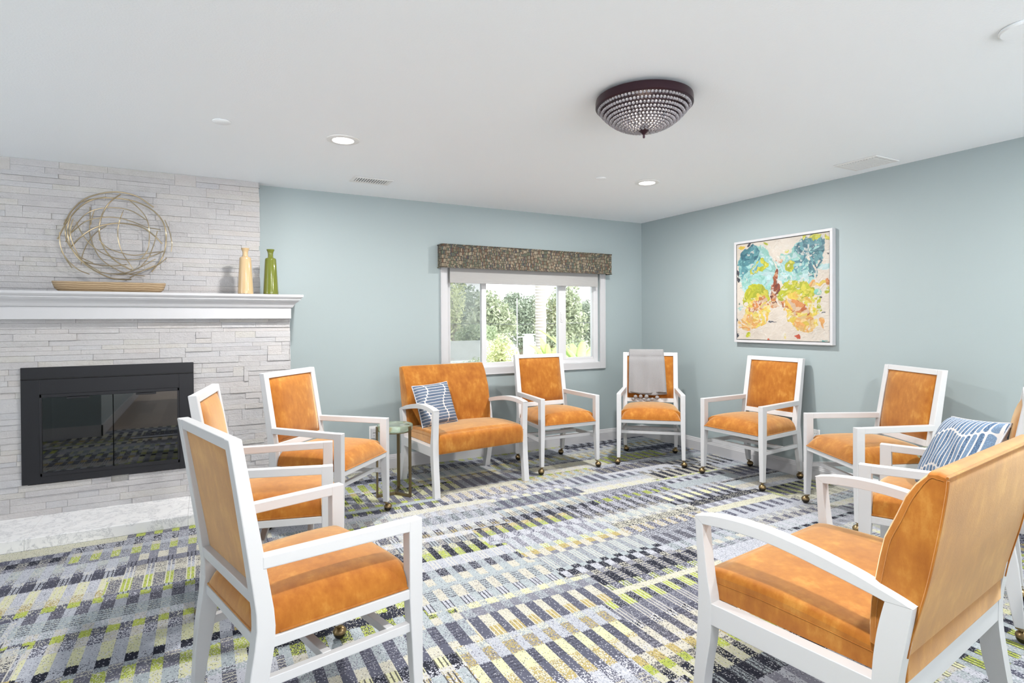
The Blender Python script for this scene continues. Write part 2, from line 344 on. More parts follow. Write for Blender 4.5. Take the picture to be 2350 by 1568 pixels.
# chimney breast: core + ledger stones in relief
SX0, SXL, SXU, YL, YU = -6.6, -3.838, -4.035, -.30, -.097
OX0, OX1, OZ0, OZ1 = -5.375, -4.588, .325, .862
b = MB()
for (x0, x1, z0, z1) in ((SX0, OX0, .0, 1.40), (OX1, SXL - .01, .0, 1.40), (OX0, OX1, .0, OZ0), (OX0, OX1, OZ1, 1.40)): b.box(x0, x1, YL + .014, 0, z0, z1)
b.box(SX0, SXU - .01, YU + .012, 0, 1.40, H)
def stones(x0, x1, z0, z1, y, hole=None, seed=1):
    r = random.Random(seed); zz = [z0]
    while zz[-1] < z1 - .02: zz.append(min(z1, zz[-1] + r.choice((.030, .036, .040, .040, .046))))
    zz[-1] = z1; busy = []
    for k in range(len(zz) - 1):
        z, zt = zz[k], zz[k + 1]; nxt = []; x = x0 - r.random() * .3
        while x < x1 - .001:
            free = True
            for (a_, e_) in busy:
                if a_ - .03 <= x < e_: x = e_; free = False
            if not free: continue
            xe = x + r.choice((.10, .16, .22, .30, .38, .46)) * r.uniform(.85, 1.15)
            for (a_, e_) in busy:
                if x < a_ < xe + .03: xe = a_
            if xe > x1 - .06: xe = x1 + r.uniform(-.006, .006)
            top = zt
            if r.random() < .13 and xe - x < .26 and k + 2 < len(zz) and xe < x1 - .05: top = zz[k + 2]; nxt.append((x, xe))
            segs = [(max(x, x0), xe)]
            if hole and top > hole[2] + .004 and z < hole[3] - .004:
                segs = [(a_, min(e_, hole[0])) for a_, e_ in segs if a_ < hole[0]] + [(max(a_, hole[1]), e_) for a_, e_ in segs if e_ > hole[1]]
            for a_, e_ in segs:
                if e_ - a_ < .004: continue
                p = y - r.choice((0, .0005, .0015, .003, .005, .008)); p2 = p - r.uniform(-.001, .001); q = .00025; h = top - z
                vs = [(a_, y + .02, z), (e_, y + .02, z), (e_, y + .02, z + h), (a_, y + .02, z + h), (a_ + q, p + .0018, z + q), (e_ - q, p2 + .0018, z + q), (e_ - q, p2 + .0018, z + h - q), (a_ + q, p + .0018, z + h - q),
                      (a_ + 5 * q, p, z + 5 * q), (e_ - 5 * q, p2, z + 5 * q), (e_ - 5 * q, p2, z + h - 5 * q), (a_ + 5 * q, p, z + h - 5 * q)]
                b.add(vs, [(0, 1, 5, 4), (1, 2, 6, 5), (2, 3, 7, 6), (3, 0, 4, 7), (4, 5, 9, 8), (5, 6, 10, 9), (6, 7, 11, 10), (7, 4, 8, 11), (8, 9, 10, 11)])
                if e_ > x1 - .03: b.box(e_ - .02, e_ - .002, y + .012, -.002, z + .001, z + h - .001)   # return on the exposed corner
            x = xe
        busy = nxt
stones(SX0, SXL, .07, 1.37, YL, (-5.44, -4.53, .31, 1.005), 3)
stones(SX0, SXU, 1.53, H, YU, None, 8)
b.build('wall_fireplace', 'ledger_stone', kind='structure')
HX1 = -3.80
t = thing('hearth', 'low white marble hearth slab on the carpet under the black fireplace', 'hearth', (-5.2, -.54, 0))
b = MB()
for k, (x0, x1) in enumerate(((-6.6, -5.3605), (-5.36, -4.5305), (-4.53, HX1))): b.box(x0 + 5.2, x1 + 5.2, -.24, .255, 0, .07)
b.build('marble_slab', 'marble', t, .003)

# mantelpiece
t = thing('mantelpiece', 'long white moulded mantel shelf across the stone chimney breast', 'mantel', (-5.2, -.2, 1.354))
lv = [(1.354, 0), (1.437, 0), (1.437, .008), (1.441, .012), (1.448, .016), (1.458, .021), (1.470, .030), (1.480, .042), (1.487, .052), (1.493, .053), (1.495, .062), (1.503, .063), (1.508, .070), (1.515, .076), (1.519, .080), (1.534, .081), (1.536, .079)]
rings = []
for z, out in lv: rings.append([(-6.6 + 5.2, .2 - .005, z - 1.354), (-6.6 + 5.2, -.36 - out + .2, z - 1.354), (-3.835 + out + 5.2, -.36 - out + .2, z - 1.354), (-3.835 + out + 5.2, .195, z - 1.354)])
k = 3
MB().loft(rings[:2]).build('frieze_board', 'white_trim', t, .002)
MB().loft(rings[2:]).build('crown_shelf', 'white_trim', t)

# fireplace insert
t = thing('fireplace_insert', 'black metal fireplace insert with two dark glass doors set in white stone', 'fireplace', (-4.98, YL, .28))
def L(x): return x + 4.98
b = MB(); y0, y1 = -.016, .012
b.box(L(-5.47), L(-4.497), y0, y1, .96 - .28, 1.04 - .28); b.box(L(-5.47), L(OX0), y0, y1, 0, .679); b.box(L(OX1), L(-4.497), y0, y1, 0, .679); b.box(L(OX0), L(OX1), y0, y1, 0, OZ0 - .28); b.box(L(OX0), L(OX1), y0, y1, OZ1 - .28, .679)
b.build('surround', 'black_metal', t, .0015)
b = MB(); b.box(L(-5.47), L(-4.497), -.0185, -.0135, .9635 - .28, .968 - .28)
b.build('vent_seam', 'firebox_black', t)
b = MB(); fw = .022
b.box(L(OX0), L(OX1), -.02, .004, OZ1 - .28 - fw, OZ1 - .28); b.box(L(OX0), L(OX1), -.02, .004, OZ0 - .28, OZ0 - .28 + fw); b.box(L(OX0), L(OX0) + .012, -.02, .004, OZ0 - .28, OZ1 - .28); b.box(L(OX1) - .012, L(OX1), -.02, .004, OZ0 - .28, OZ1 - .28)
b.build('door_frame', 'black_metal', t, .002)
for x0, x1 in ((L(OX0) + .013, -.0025), (.0025, L(OX1) - .013)):
    d = MB().box(x0, x1, -.012, -.007, OZ0 - .28 + fw + .001, OZ1 - .28 - fw - .001).build('glass_door', 'fireplace_glass', t)
    MB().box((x0 + x1) / 2 - .06, (x0 + x1) / 2 + .06, -.026, -.013, OZ1 - .28 - fw - .014, OZ1 - .28 - fw - .002).build('door_handle', 'black_metal', d, .003)
b = MB(); X0, X1, Z0, Z1 = L(OX0), L(OX1), OZ0 - .28, OZ1 - .28
b.box(X0, X1, .28, .29, Z0, Z1); b.box(X0, X0 + .008, .0125, .28, Z0, Z1); b.box(X1 - .008, X1, .0125, .28, Z0, Z1); b.box(X0, X1, .0125, .28, Z0, Z0 + .008); b.box(X0, X1, .0125, .28, Z1 - .008, Z1)
b.build('firebox', 'firebox_black', t)

# ------------------------------------------------------------------ window
t = thing('window_1', 'white three-pane sliding window in the pale blue back wall', 'window', (-1.5, 0, WZ0)); t['kind'] = 'structure'
def wx(x): return x + 1.5
def wz(z): return z - WZ0
b = MB()
for (x0, x1, z0, z1) in ((-2.466, WX0, .80, 1.97), (WX1, -.535, .80, 1.97), (WX0, WX1, .80, WZ0), (WX0, WX1, 1.90, 1.97)):
    b.box(wx(x0), wx(x1), -.018, .0, wz(z0), wz(z1))
b.box(wx(-2.466), wx(-.535), -.023, -.018, wz(.80), wz(.812)); b.box(wx(-2.466), wx(-2.456), -.023, -.018, wz(.812), wz(1.97)); b.box(wx(-.545), wx(-.535), -.023, -.018, wz(.812), wz(1.97))
b.build('window_casing', 'white_trim', t, .002)
b = MB()
for (x0, x1, z0, z1) in ((WX0, -2.352, WZ0, WZ1), (-.655, WX1, WZ0, WZ1), (-2.352, -.655, WZ0, .912), (-2.352, -.655, 1.88, WZ1)): b.box(wx(x0), wx(x1), .03, .10, wz(z0), wz(z1))
b.box(wx(WX0), wx(WX1), .001, .03, wz(WZ0), wz(WZ0) + .006)
b.build('window_frame', 'vinyl_white', t, .002)
P = [(-2.352, -2.012), (-1.962, -1.108), (-1.018, -.655)]
b = MB(); b.box(wx(-2.012), wx(-1.962), .045, .095, wz(.912), wz(1.88)); b.box(wx(-1.108), wx(-1.018), .04, .095, wz(.912), wz(1.88)); b.box(wx(-2.352), wx(-1.962), .05, .09, wz(.912), wz(.922)); b.box(wx(-1.018), wx(-.655), .045, .09, wz(.912), wz(.93))
b.build('mullion', 'vinyl_white', t, .002)
for x0, x1 in P: MB().box(wx(x0), wx(x1), .066, .07, wz(.912), wz(1.88)).build('window_pane', 'window_glass', t)
MB().box(wx(-2.352), wx(-2.012), .098, .0985, wz(.915), wz(1.88)).build('window_screen', 'insect_screen', t)
MB().box(wx(-1.085), wx(-1.07), .025, .04, wz(1.33), wz(1.40)).box(wx(-1.09), wx(-1.065), .033, .04, wz(1.31), wz(1.42)).build('window_latch', 'vinyl_white', t, .003)

t = thing('roller_shade', 'grey fabric roller shade pulled a little way down under the patterned valance', 'window shade', (-1.52, -.045, 1.69))
MB().box(-.866, .862, -.002, .002, .018, .215).build('shade_cloth', 'shade_fabric', t)
MB().box(-.866, .862, -.006, .006, 0, .018).build('hem_bar', 'shade_fabric', t, .003)
MB().tube([(-.87, 0, .235), (.875, 0, .235)], .02, 12).build('roller_tube', 'vinyl_white', t)
b = MB()
for s_ in (-.007, .007): b.tube([(.895, s_, .24), (.895, s_, -.72)], .0013, 6)
b.tube([(.895, -.007, -.72), (.895, 0, -.727), (.895, .007, -.72)], .0013, 6)
b.build('bead_chain', 'grey_plastic', t)

t = thing('valance', 'brown and olive patterned box valance above the window', 'valance', (-1.505, 0, 1.83))
VX0, VX1, VY, VH = -.985, .988, -.115, .212
pts = []
def vring(o_, z): return [(VX0 - o_, -.001, z), (VX0 - o_, VY + .008, z), (VX0 + .008, VY - o_, z), (VX1 - .008, VY - o_, z), (VX1 + o_, VY + .008, z), (VX1 + o_, -.001, z), (VX1 + o_ - .012, -.001, z), (VX1 - .012, VY + .016, z), (VX0 + .012, VY + .016, z), (VX0 - o_ + .012, -.001, z)]
MB().loft([vring(0, .004), vring(0, VH - .004)]).build('fabric_box', 'valance_fabric', t, .003)
MB().box(VX0 + .012, VX1 - .012, VY + .016, -.002, VH - .016, VH - .006).build('top_board', 'valance_fabric', t)
for nm, z in (('welt', VH), ('welt', .001)):
    MB().tube([(VX0 - .002, -.002, z), (VX0 - .002, VY + .008, z), (VX0 + .008, VY - .002, z), (VX1 - .008, VY - .002, z), (VX1 + .002, VY + .008, z), (VX1 + .002, -.002, z)], .005, 8).build('welt', 'valance_fabric', t)

# ------------------------------------------------------------------ painting on the right wall
t = thing('framed_painting', 'square abstract butterfly painting in teal and yellow on the right wall', 'painting', (0, -1.81, 1.585))
N = 400; FW = .022; S = .475; SZ = .467
def vnoise(u, v, sc, seed):
    r = np.random.RandomState(seed); G = r.rand(64, 64); x = u * sc; y = v * sc; xi = np.floor(x).astype(int); yi = np.floor(y).astype(int); fx = x - xi; fy = y - yi
    fx = fx * fx * (3 - 2 * fx); fy = fy * fy * (3 - 2 * fy); a = G[xi % 64, yi % 64]; b_ = G[(xi + 1) % 64, yi % 64]; c_ = G[xi % 64, (yi + 1) % 64]; d_ = G[(xi + 1) % 64, (yi + 1) % 64]
    return a * (1 - fx) * (1 - fy) + b_ * fx * (1 - fy) + c_ * (1 - fx) * fy + d_ * fx * fy
def fbm(u, v, sc, seed, o_=4): return sum(vnoise(u, v, sc * 2 ** k, seed + k) / 2 ** k for k in range(o_)) / sum(1 / 2 ** k for k in range(o_))
lin = lambda c: np.array([((q / 255 + .055) / 1.055) ** 2.4 if q > 10 else q / 255 / 12.92 for q in c])
uu, vv_ = np.meshgrid(np.linspace(0, 1, N), np.linspace(0, 1, N), indexing='ij')
img = np.ones((N, N, 3)) * lin((236, 226, 214)); img += (fbm(uu, vv_, 9, 3) - .5)[..., None] * .16
wu = uu + (fbm(uu, vv_, 10, 20) - .5) * .10; wv_ = vv_ + (fbm(uu, vv_, 10, 40) - .5) * .10
def strokes(seed, n=900):   # palette-knife patches: nearest-point cells, elongated
    r = np.random.RandomState(seed); px = r.rand(n); py = r.rand(n); an = r.rand(n) * np.pi; cell = np.zeros((N, N), int); best = np.full((N, N), 9.)
    for k in range(n):
        dx = wu - px[k]; dy = wv_ - py[k]; m_ = (np.abs(dx) < .09) & (np.abs(dy) < .09); a = dx[m_] * np.cos(an[k]) + dy[m_] * np.sin(an[k]); b2 = -dx[m_] * np.sin(an[k]) + dy[m_] * np.cos(an[k]); d = a * a * .35 + b2 * b2 * 2.2
        bm = best[m_]; cm = cell[m_]; w_ = d < bm; bm[w_] = d[w_]; cm[w_] = k; best[m_] = bm; cell[m_] = cm
    return cell, best
cell, best = strokes(7)
rc = np.random.RandomState(77).rand(2000, 4)
def ell(cx_, cy_, rx, ry, an=0., p=2.):
    a = (wu - cx_) * math.cos(an) + (wv_ - cy_) * math.sin(an); b2 = -(wu - cx_) * math.sin(an) + (wv_ - cy_) * math.cos(an); return (np.abs(a / rx) ** p + np.abs(b2 / ry) ** p)
def paint(mask, cols, dens=1., seed=0, edge=.35):
    global img
    ch = rc[(cell + seed * 131) % 2000]; on = (mask + (fbm(uu, vv_, 26, 60 + seed) - .5) * edge * 2 < 1) & (ch[..., 0] < dens)
    C_ = np.array([lin(c) for c in cols]); idx = (ch[..., 1] * len(cols)).astype(int); c_ = C_[idx] * (.88 + .24 * ch[..., 2:3]) * (.93 + .14 * fbm(uu, vv_, 60, 90 + seed, 2)[..., None])
    img = np.where(on[..., None], c_, img)
TD = [(62, 116, 134), (84, 140, 152), (74, 128, 146), (104, 164, 172)]; TM = [(108, 170, 180), (140, 200, 200), (166, 216, 214), (92, 152, 164)]; AQ = [(178, 222, 222), (160, 214, 206), (196, 226, 230), (150, 206, 196)]
LM = [(190, 196, 48), (206, 206, 60), (178, 186, 54), (222, 214, 84)]; YL_ = [(236, 208, 88), (240, 196, 92), (232, 214, 110), (238, 222, 150)]; PE = [(236, 190, 120), (238, 176, 104), (240, 208, 150)]; OR = [(206, 132, 72), (186, 104, 60), (222, 150, 90), (230, 200, 170)]; BR = [(150, 74, 48), (178, 100, 62), (120, 62, 50), (206, 150, 110)]
paint(ell(.24, .70, .20, .26, -.5), AQ, 1, 1); paint(ell(.33, .60, .14, .16), AQ, 1, 2); paint(ell(.16, .80, .13, .17, .2), TM, .9, 3); paint(ell(.16, .89, .12, .085), TD, .95, 4); paint(ell(.11, .72, .07, .13, .5), TM, .7, 5); paint(ell(.27, .73, .11, .055, .4), LM, .6, 6)
paint(ell(.64, .68, .17, .20, .5), AQ, 1, 7); paint(ell(.72, .62, .12, .12), AQ, 1, 8); paint(ell(.77, .82, .19, .15, .45), TM, .9, 9); paint(ell(.78, .87, .17, .10, .5), TD, .85, 10); paint(ell(.86, .74, .07, .16, -.3), TD, .7, 11); paint(ell(.62, .73, .05, .055), LM, .9, 12); paint(ell(.66, .85, .05, .07), AQ, .7, 13)
paint(ell(.24, .45, .18, .10, -.1), LM, 1, 14); paint(ell(.68, .47, .20, .10, .0), LM, 1, 15); paint(ell(.17, .40, .10, .10), LM, .8, 16); paint(ell(.84, .38, .09, .13, .3), LM, .7, 17)
paint(ell(.25, .28, .14, .17, -.5), YL_, .95, 18); paint(ell(.14, .16, .12, .09, .3), PE, .8, 19); paint(ell(.72, .27, .16, .20, .6), YL_, .9, 20); paint(ell(.76, .16, .11, .08, .1), PE, .8, 21); paint(ell(.28, .36, .15, .06, .35), OR, .75, 22); paint(ell(.64, .34, .15, .05, -.35), OR, .75, 23); paint(ell(.70, .27, .09, .05, -.2), OR, .5, 24); paint(ell(.88, .22, .04, .10), YL_, .5, 25)
paint(ell(.45, .52, .036, .185, 0, 3.), BR, 1, 26, .2); paint(ell(.44, .38, .05, .05), OR, .9, 27)
for (cu, cv, ru, rv, cs, sd) in ((.05, .985, .05, .012, YL_, 30), (.15, .99, .03, .012, [(70, 76, 90)], 31), (.75, .985, .03, .02, [(214, 214, 70)], 32), (.86, .97, .07, .012, LM, 33), (.35, .985, .03, .012, LM, 34), (.02, .70, .025, .03, [(72, 74, 84)], 35), (.015, .63, .022, .03, [(62, 64, 74)], 36), (.01, .21, .014, .02, [(72, 80, 92)], 37), (.01, .02, .03, .015, [(60, 66, 80)], 38), (.985, .84, .018, .03, [(62, 64, 76)], 39), (.97, .96, .02, .02, LM, 40),
                             (.56, .885, .018, .015, LM, 41), (.51, .80, .03, .02, OR, 42), (.90, .47, .035, .045, [(150, 214, 196)], 43), (.84, .54, .035, .025, PE, 44), (.92, .56, .06, .018, YL_, 45), (.98, .56, .02, .05, OR, 46), (.40, .015, .022, .02, [(206, 92, 66), (214, 110, 80)], 47), (.69, .02, .022, .02, [(206, 92, 66)], 48), (.57, .03, .015, .03, YL_, 49), (.14, .03, .03, .022, LM, 50), (.94, .17, .015, .05, PE, 51), (.95, .70, .04, .03, AQ, 52), (.42, .20, .04, .012, [(90, 96, 110)], 53), (.955, .28, .018, .012, [(80, 86, 100)], 54), (.93, .40, .014, .01, [(60, 60, 70)], 55), (.02, .37, .014, .012, [(96, 120, 110)], 56), (.04, .32, .02, .03, AQ, 57), (.93, .012, .035, .008, [(120, 180, 180)], 58), (.98, .48, .022, .03, LM, 59)):
    paint(ell(cu, cv, ru, rv), cs, .95, sd, .3)
drag = (fbm(uu, vv_, 40, 300, 3) > .66) & (fbm(uu, vv_, 6, 310, 2) > .42); img = np.where(drag[..., None], img * .35 + lin((240, 236, 228)) * .65, img)
img = np.clip(img * .56, .005, 1.)
yy = S - FW - .006 - uu * 2 * (S - FW - .006); zz = -(SZ - FW - .006) + vv_ * 2 * (SZ - FW - .006)
xx = -.036 - .0022 * fbm(uu, vv_, 45, 500, 3) - .002 * (cell % 7) / 7
vs = np.stack([xx, yy, zz], -1).reshape(-1, 3); ii = np.arange(N * N).reshape(N, N)
fs = np.stack([ii[:-1, :-1], ii[1:, :-1], ii[1:, 1:], ii[:-1, 1:]], -1).reshape(-1, 4)
b = MB(); b.v = [tuple(q) for q in vs.tolist()]; b.f = [tuple(q) for q in fs.tolist()]; b.sm = [True] * len(b.f)
g = NG('painted_canvas'); va = g.n('ShaderNodeVertexColor'); va.layer_name = 'paint'; g.set(color=va.outputs[0], rough=.5)
cv = b.build('canvas', 'painted_canvas', t)
at = cv.data.color_attributes.new('paint', 'FLOAT_COLOR', 'POINT'); at.data.foreach_set('color', np.concatenate([img.reshape(-1, 3), np.ones((N * N, 1))], 1).astype(np.float32).ravel())
MB().box(-.034, -.006, -(S - FW - .006), S - FW - .006, -(SZ - FW - .006), SZ - FW - .006).build('stretcher_panel', 'white_trim', t)
b = MB(); b.box(-.045, -.001, -S, S, SZ - FW, SZ); b.box(-.045, -.001, -S, S, -SZ, -SZ + FW); b.box(-.045, -.001, -S, -S + FW, -SZ + FW, SZ - FW); b.box(-.045, -.001, S - FW, S, -SZ + FW, SZ - FW)
b.build('frame', 'white_trim', t, .0015)

# ------------------------------------------------------------------ outlets
t = thing('wall_outlet', 'white outlet plate with a plug-in device on the back wall left of the loveseat', 'outlet', (-3.11, 0, .335))
MB().box(-.037, .037, -.006, 0, -.062, .062).build('cover_plate', 'white_plastic', t, .003)
MB().box(-.026, .026, -.030, -.0061, -.045, .045).build('plug_in_device', 'grey_plastic', t, .006)
MB().box(-.012, .012, -.0315, -.0301, .004, .007).build('device_mark', 'slot_dark', t)
MB().box(-.003, .003, -.0315, -.0301, -.024, -.018).build('device_mark', 'slot_dark', t)
t = thing('wall_outlet', 'plain white double outlet low on the right wall behind the fourth-wall chair', 'outlet', (0, -2.118, .362))
t['label'] = 'plain white double socket low on the right wall, seen through the arm of a chair'
MB().box(-.006, 0, -.036, .036, -.058, .058).build('cover_plate', 'white_plastic', t, .003)
for dz in (-.024, .024):
    for dy in (-.007, .007): MB().box(-.0068, -.0061, dy - .001, dy + .001, dz - .006, dz + .004).build('socket_slot', 'slot_dark', t)

# ------------------------------------------------------------------ ceiling fittings
def downlight(x, y, label, e):
    t = thing('recessed_downlight', label, 'ceiling light', (x, y, H), 0, 'recessed downlights')
    MB().lathe([(.062, -.001), (.064, -.008), (.085, -.009), (.097, -.004), (.098, -.001)], n=48).build('trim_ring', 'white_plastic', t)
    MB().lathe([(.001, -.0055), (.061, -.005), (.063, -.0005), (.001, -.0002)], n=40).build('lens', 'lamp_lens', t)
    lamp('downlight_lamp', 'AREA', (0, 0, -.014), e, (1, .975, .94), t, shape='DISK', size=.12)
DL = 54.
downlight(-3.671, -1.49, 'glowing round recessed downlight between the two smoke discs, nearer the fireplace', DL)
downlight(-1.275, -1.52, 'glowing round recessed downlight nearer the corner of the two blue walls', DL)
downlight(-3.671, -4.35, 'added unseen round recessed downlight above the camera, out of frame on the left', DL)  # unseen lamp added to brighten the near part of the room
downlight(-1.275, -4.45, 'added unseen round recessed downlight out of frame on the right', DL)  # second unseen lamp, also added for brightness
for x, y, r, h_, lab in ((-4.331, -1.502, .048, .006, 'small flat white disc on the ceiling above the fireplace chair'), (-1.69, -1.455, .043, .006, 'small flat white disc on the ceiling left of the corner downlight'), (-1.655, -4.06, .085, .014, 'round white detector at the right edge of the ceiling')):
    t = thing('ceiling_disc', lab, 'ceiling disc', (x, y, H))
    MB().lathe([(r * .98, -.001), (r, -h_ * .6), (r * .93, -h_), (.001, -h_ - .001)], n=40).build('cover', 'ceiling_paint', t)
def vent(x0, x1, y0, y1, along, label):
    cx_, cy_ = (x0 + x1) / 2, (y0 + y1) / 2; a, c_ = (x1 - x0) / 2, (y1 - y0) / 2
    t = thing('ceiling_vent', label, 'air vent', (cx_, cy_, H), 0, 'white ceiling air vents'); m_ = .028
    b = MB(); b.box(-a, a, c_ - m_, c_, -.007, -.001); b.box(-a, a, -c_, -c_ + m_, -.007, -.001); b.box(-a, -a + m_, -c_ + m_, c_ - m_, -.007, -.001); b.box(a - m_, a, -c_ + m_, c_ - m_, -.007, -.001); b.build('vent_frame', 'white_plastic', t, .003)
    MB().box(-a + m_, a - m_, -c_ + m_, c_ - m_, -.002, -.0005).build('vent_backing', 'vent_shadow', t)
    n_ = 13
    for k in range(n_):
        b = MB()
        if along == 'y':
            x = -a + m_ + (k + .5) * (2 * a - 2 * m_) / n_; b.beam((x, -c_ + m_, -.006), (x, c_ - m_, -.006), .0095, .0015, (.4, 0, .92))
        else:
            y = -c_ + m_ + (k + .5) * (2 * c_ - 2 * m_) / n_; b.beam((-a + m_, y, -.006), (a - m_, y, -.006), .0095, .0015, (0, .4, .92))
        b.build('slat', 'white_plastic', t)
vent(-3.412, -3.104, -.652, -.478, 'y', 'white slotted ceiling vent near the chimney breast')
vent(-.410, -.131, -2.823, -2.519, 'x', 'white slotted ceiling vent near the right wall above the painting')

# chandelier
CX_, CY_ = -2.50, -2.865
t = thing('flush_mount_light', 'round bronze flush ceiling light with a bowl of crystal beads', 'ceiling light', (CX_, CY_, H))
MB().lathe([(.10, -.001), (.10, -.012), (.228, -.014), (.235, -.018), (.237, -.030), (.237, -.055), (.232, -.060), (.222, -.060), (.220, -.054), (.220, -.022), (.001, -.020)], n=72).build('bronze_rim', 'bronze', t)
def bowl_z(r): return -.056 - .112 * (1 - min(1., r / .226) ** 2.7)
b = MB(); wr = MB(); r = .220; kk = 0
while r > .018:
    n_ = max(5, int(2 * math.pi * r / .0172)); z = bowl_z(r)
    for k in range(n_):
        a = 2 * math.pi * (k + .5 * (kk % 2)) / n_; b.sphere((r * math.cos(a), r * math.sin(a), z), .0074, 12, 8)
    r2 = r - .0074; wr.tube([(r2 * math.cos(2 * math.pi * k / 48), r2 * math.sin(2 * math.pi * k / 48), bowl_z(r2) + .002) for k in range(48)], .0013, 5, closed=True)
    kk += 1; r -= .0149 * 1.
b.build('crystal_beads', 'crystal', t)
for k in range(36):
    a = 2 * math.pi * k / 36; wr.tube([(q * math.cos(a), q * math.sin(a), bowl_z(q) + .003) for q in (.22, .20, .17, .13, .09, .05, .02)], .0014, 5)
wr.build('wire_frame', 'bronze', t)
MB().lathe([(.001, -.166), (.020, -.168), (.026, -.172), (.016, -.182), (.007, -.190), (.005, -.196), (.006, -.204), (.004, -.209), (.001, -.210)], n=24).build('finial', 'bronze', t)
lamp('inner_bulb', 'POINT', (0.0, 0, -.10), .35, (1, .85, .65), t, shadow_soft_size=.05)

# ------------------------------------------------------------------ mantel ornaments
t = thing('wire_wall_sculpture', 'round tangled gold wire sculpture on the stone above the mantel', 'wall sculpture', (-4.97, YU, 1.95))
ARCS = [[-.125,[-5.27,2.007],[-5.224,2.112],[-5.148,2.198],[-5.041,2.246],[-4.947,2.261],[-4.843,2.242],[-4.745,2.174]],[-.133,[-5.305,1.903],[-5.252,2.026],[-5.177,2.133],[-5.086,2.198],[-4.962,2.215],[-4.851,2.202],[-4.753,2.152],[-4.687,2.07],[-4.667,1.953],[-4.69,1.815],[-4.761,1.699]],[-.141,[-4.674,2.084],[-4.646,2.003],[-4.631,1.915],[-4.636,1.851]],[-.149,[-5.233,1.846],[-5.177,1.918],[-5.101,1.988],[-5.009,2.028],[-4.923,2.039],[-4.819,2.019],[-4.746,1.966],[-4.692,1.906]],[-.157,[-4.94,2.241],[-5.006,2.173],[-5.05,2.085],[-5.068,1.999],[-5.059,1.906],[-5.017,1.815],[-4.956,1.752],[-4.877,1.703]],[-.165,[-5.221,2.06],[-5.24,1.985],[-5.237,1.894],[-5.212,1.822],[-5.161,1.751],[-5.087,1.689],[-5.003,1.645],[-4.932,1.636],[-4.881,1.638]],[-.125,[-5.122,2.14],[-5.125,2.037],[-5.128,1.962],[-5.106,1.87],[-5.06,1.778],[-4.983,1.715],[-4.904,1.68],[-4.805,1.669]],[-.133,[-5.201,2.03],[-5.172,1.958],[-5.12,1.877],[-5.044,1.816],[-4.95,1.783],[-4.838,1.788],[-4.748,1.821],[-4.685,1.854]],[-.141,[-5.26,1.886],[-5.207,1.991],[-5.147,2.079],[-5.07,2.128],[-4.97,2.146],[-4.875,2.131],[-4.778,2.066]],[-.149,[-5.225,1.952],[-5.146,2.032],[-5.055,2.067],[-4.962,2.076],[-4.867,2.053],[-4.786,2.021],[-4.7,2.008]],[-.157,[-5.279,1.82],[-5.236,1.749],[-5.185,1.696],[-5.126,1.668]],[-.165,[-5.284,1.946],[-5.281,1.855],[-5.257,1.774],[-5.221,1.707]],[-.125,[-5.077,1.688],[-4.991,1.677],[-4.904,1.694],[-4.815,1.741],[-4.736,1.794]],[-.133,[-5.181,1.763],[-5.09,1.739],[-4.99,1.733],[-4.911,1.746]],[-.141,[-4.664,1.805],[-4.731,1.743],[-4.822,1.701],[-4.919,1.674],[-5.005,1.675]],[-.149,[-4.894,1.65],[-4.821,1.7],[-4.735,1.747]],[-.157,[-4.925,2.128],[-4.953,2.026],[-4.958,1.931],[-4.939,1.838],[-4.9,1.764],[-4.869,1.708]],[-.165,[-4.719,1.994],[-4.745,1.886],[-4.779,1.797],[-4.828,1.728]],[-.125,[-5.175,1.736],[-5.167,1.811],[-5.136,1.896],[-5.089,1.965],[-5.027,2.016]],[-.133,[-5.26,2.043],[-5.261,1.933],[-5.239,1.861],[-5.181,1.79],[-5.106,1.747]],[-.141,[-4.898,2.215],[-4.834,2.153],[-4.786,2.08],[-4.771,1.985],[-4.78,1.868],[-4.821,1.788]],[-.149,[-5.186,2.162],[-5.099,2.194],[-5.023,2.215]],[-.157,[-5.07,1.915],[-5.025,1.861],[-4.963,1.832],[-4.868,1.813],[-4.779,1.832],[-4.705,1.846]],[-.165,[-5.21,2.042],[-5.226,1.959],[-5.215,1.877],[-5.176,1.778],[-5.131,1.734],[-5.056,1.681]],[-.125,[-5.097,2.123],[-5.115,2.056],[-5.121,2.019]]]
for k, a in enumerate(ARCS):
    y = a[0] - YU - .004 * (k % 3); P = spline([(p[0] + 4.97, y + .010 * math.sin(i * 1.3 + k), p[1] - 1.95) for i, p in enumerate(a[1:])], 6)
    MB().tube(P, .0046 if k in (0, 1, 3, 4, 5) else .0032, 7).build('rod', 'rod_metal', t)
t = thing('wooden_tray', 'long shallow pale wooden dough tray on the mantel under the wire sculpture', 'tray', (-4.985, -.30, 1.536))
rings = []
for z, sx, sy in ((0, .275, .045), (.004, .288, .055), (.02, .308, .066), (.04, .318, .073), (.054, .322, .076), (.056, .316, .071), (.048, .305, .064), (.02, .27, .04), (.016, .24, .03)):
    ring = []
    for k in range(56):
        a = 2 * math.pi * k / 56; ca, sa = math.cos(a), math.sin(a); ring.append((sx * abs(ca) ** .42 * (1 if ca > 0 else -1) * 1.0, sy * abs(sa) ** .75 * (1 if sa > 0 else -1), z * 1.22 + (.004 * abs(ca) ** 6 if z > .03 else 0)))
    rings.append(ring)
MB().loft(rings, smooth=True).build('tray_body', 'pale_wood', t)
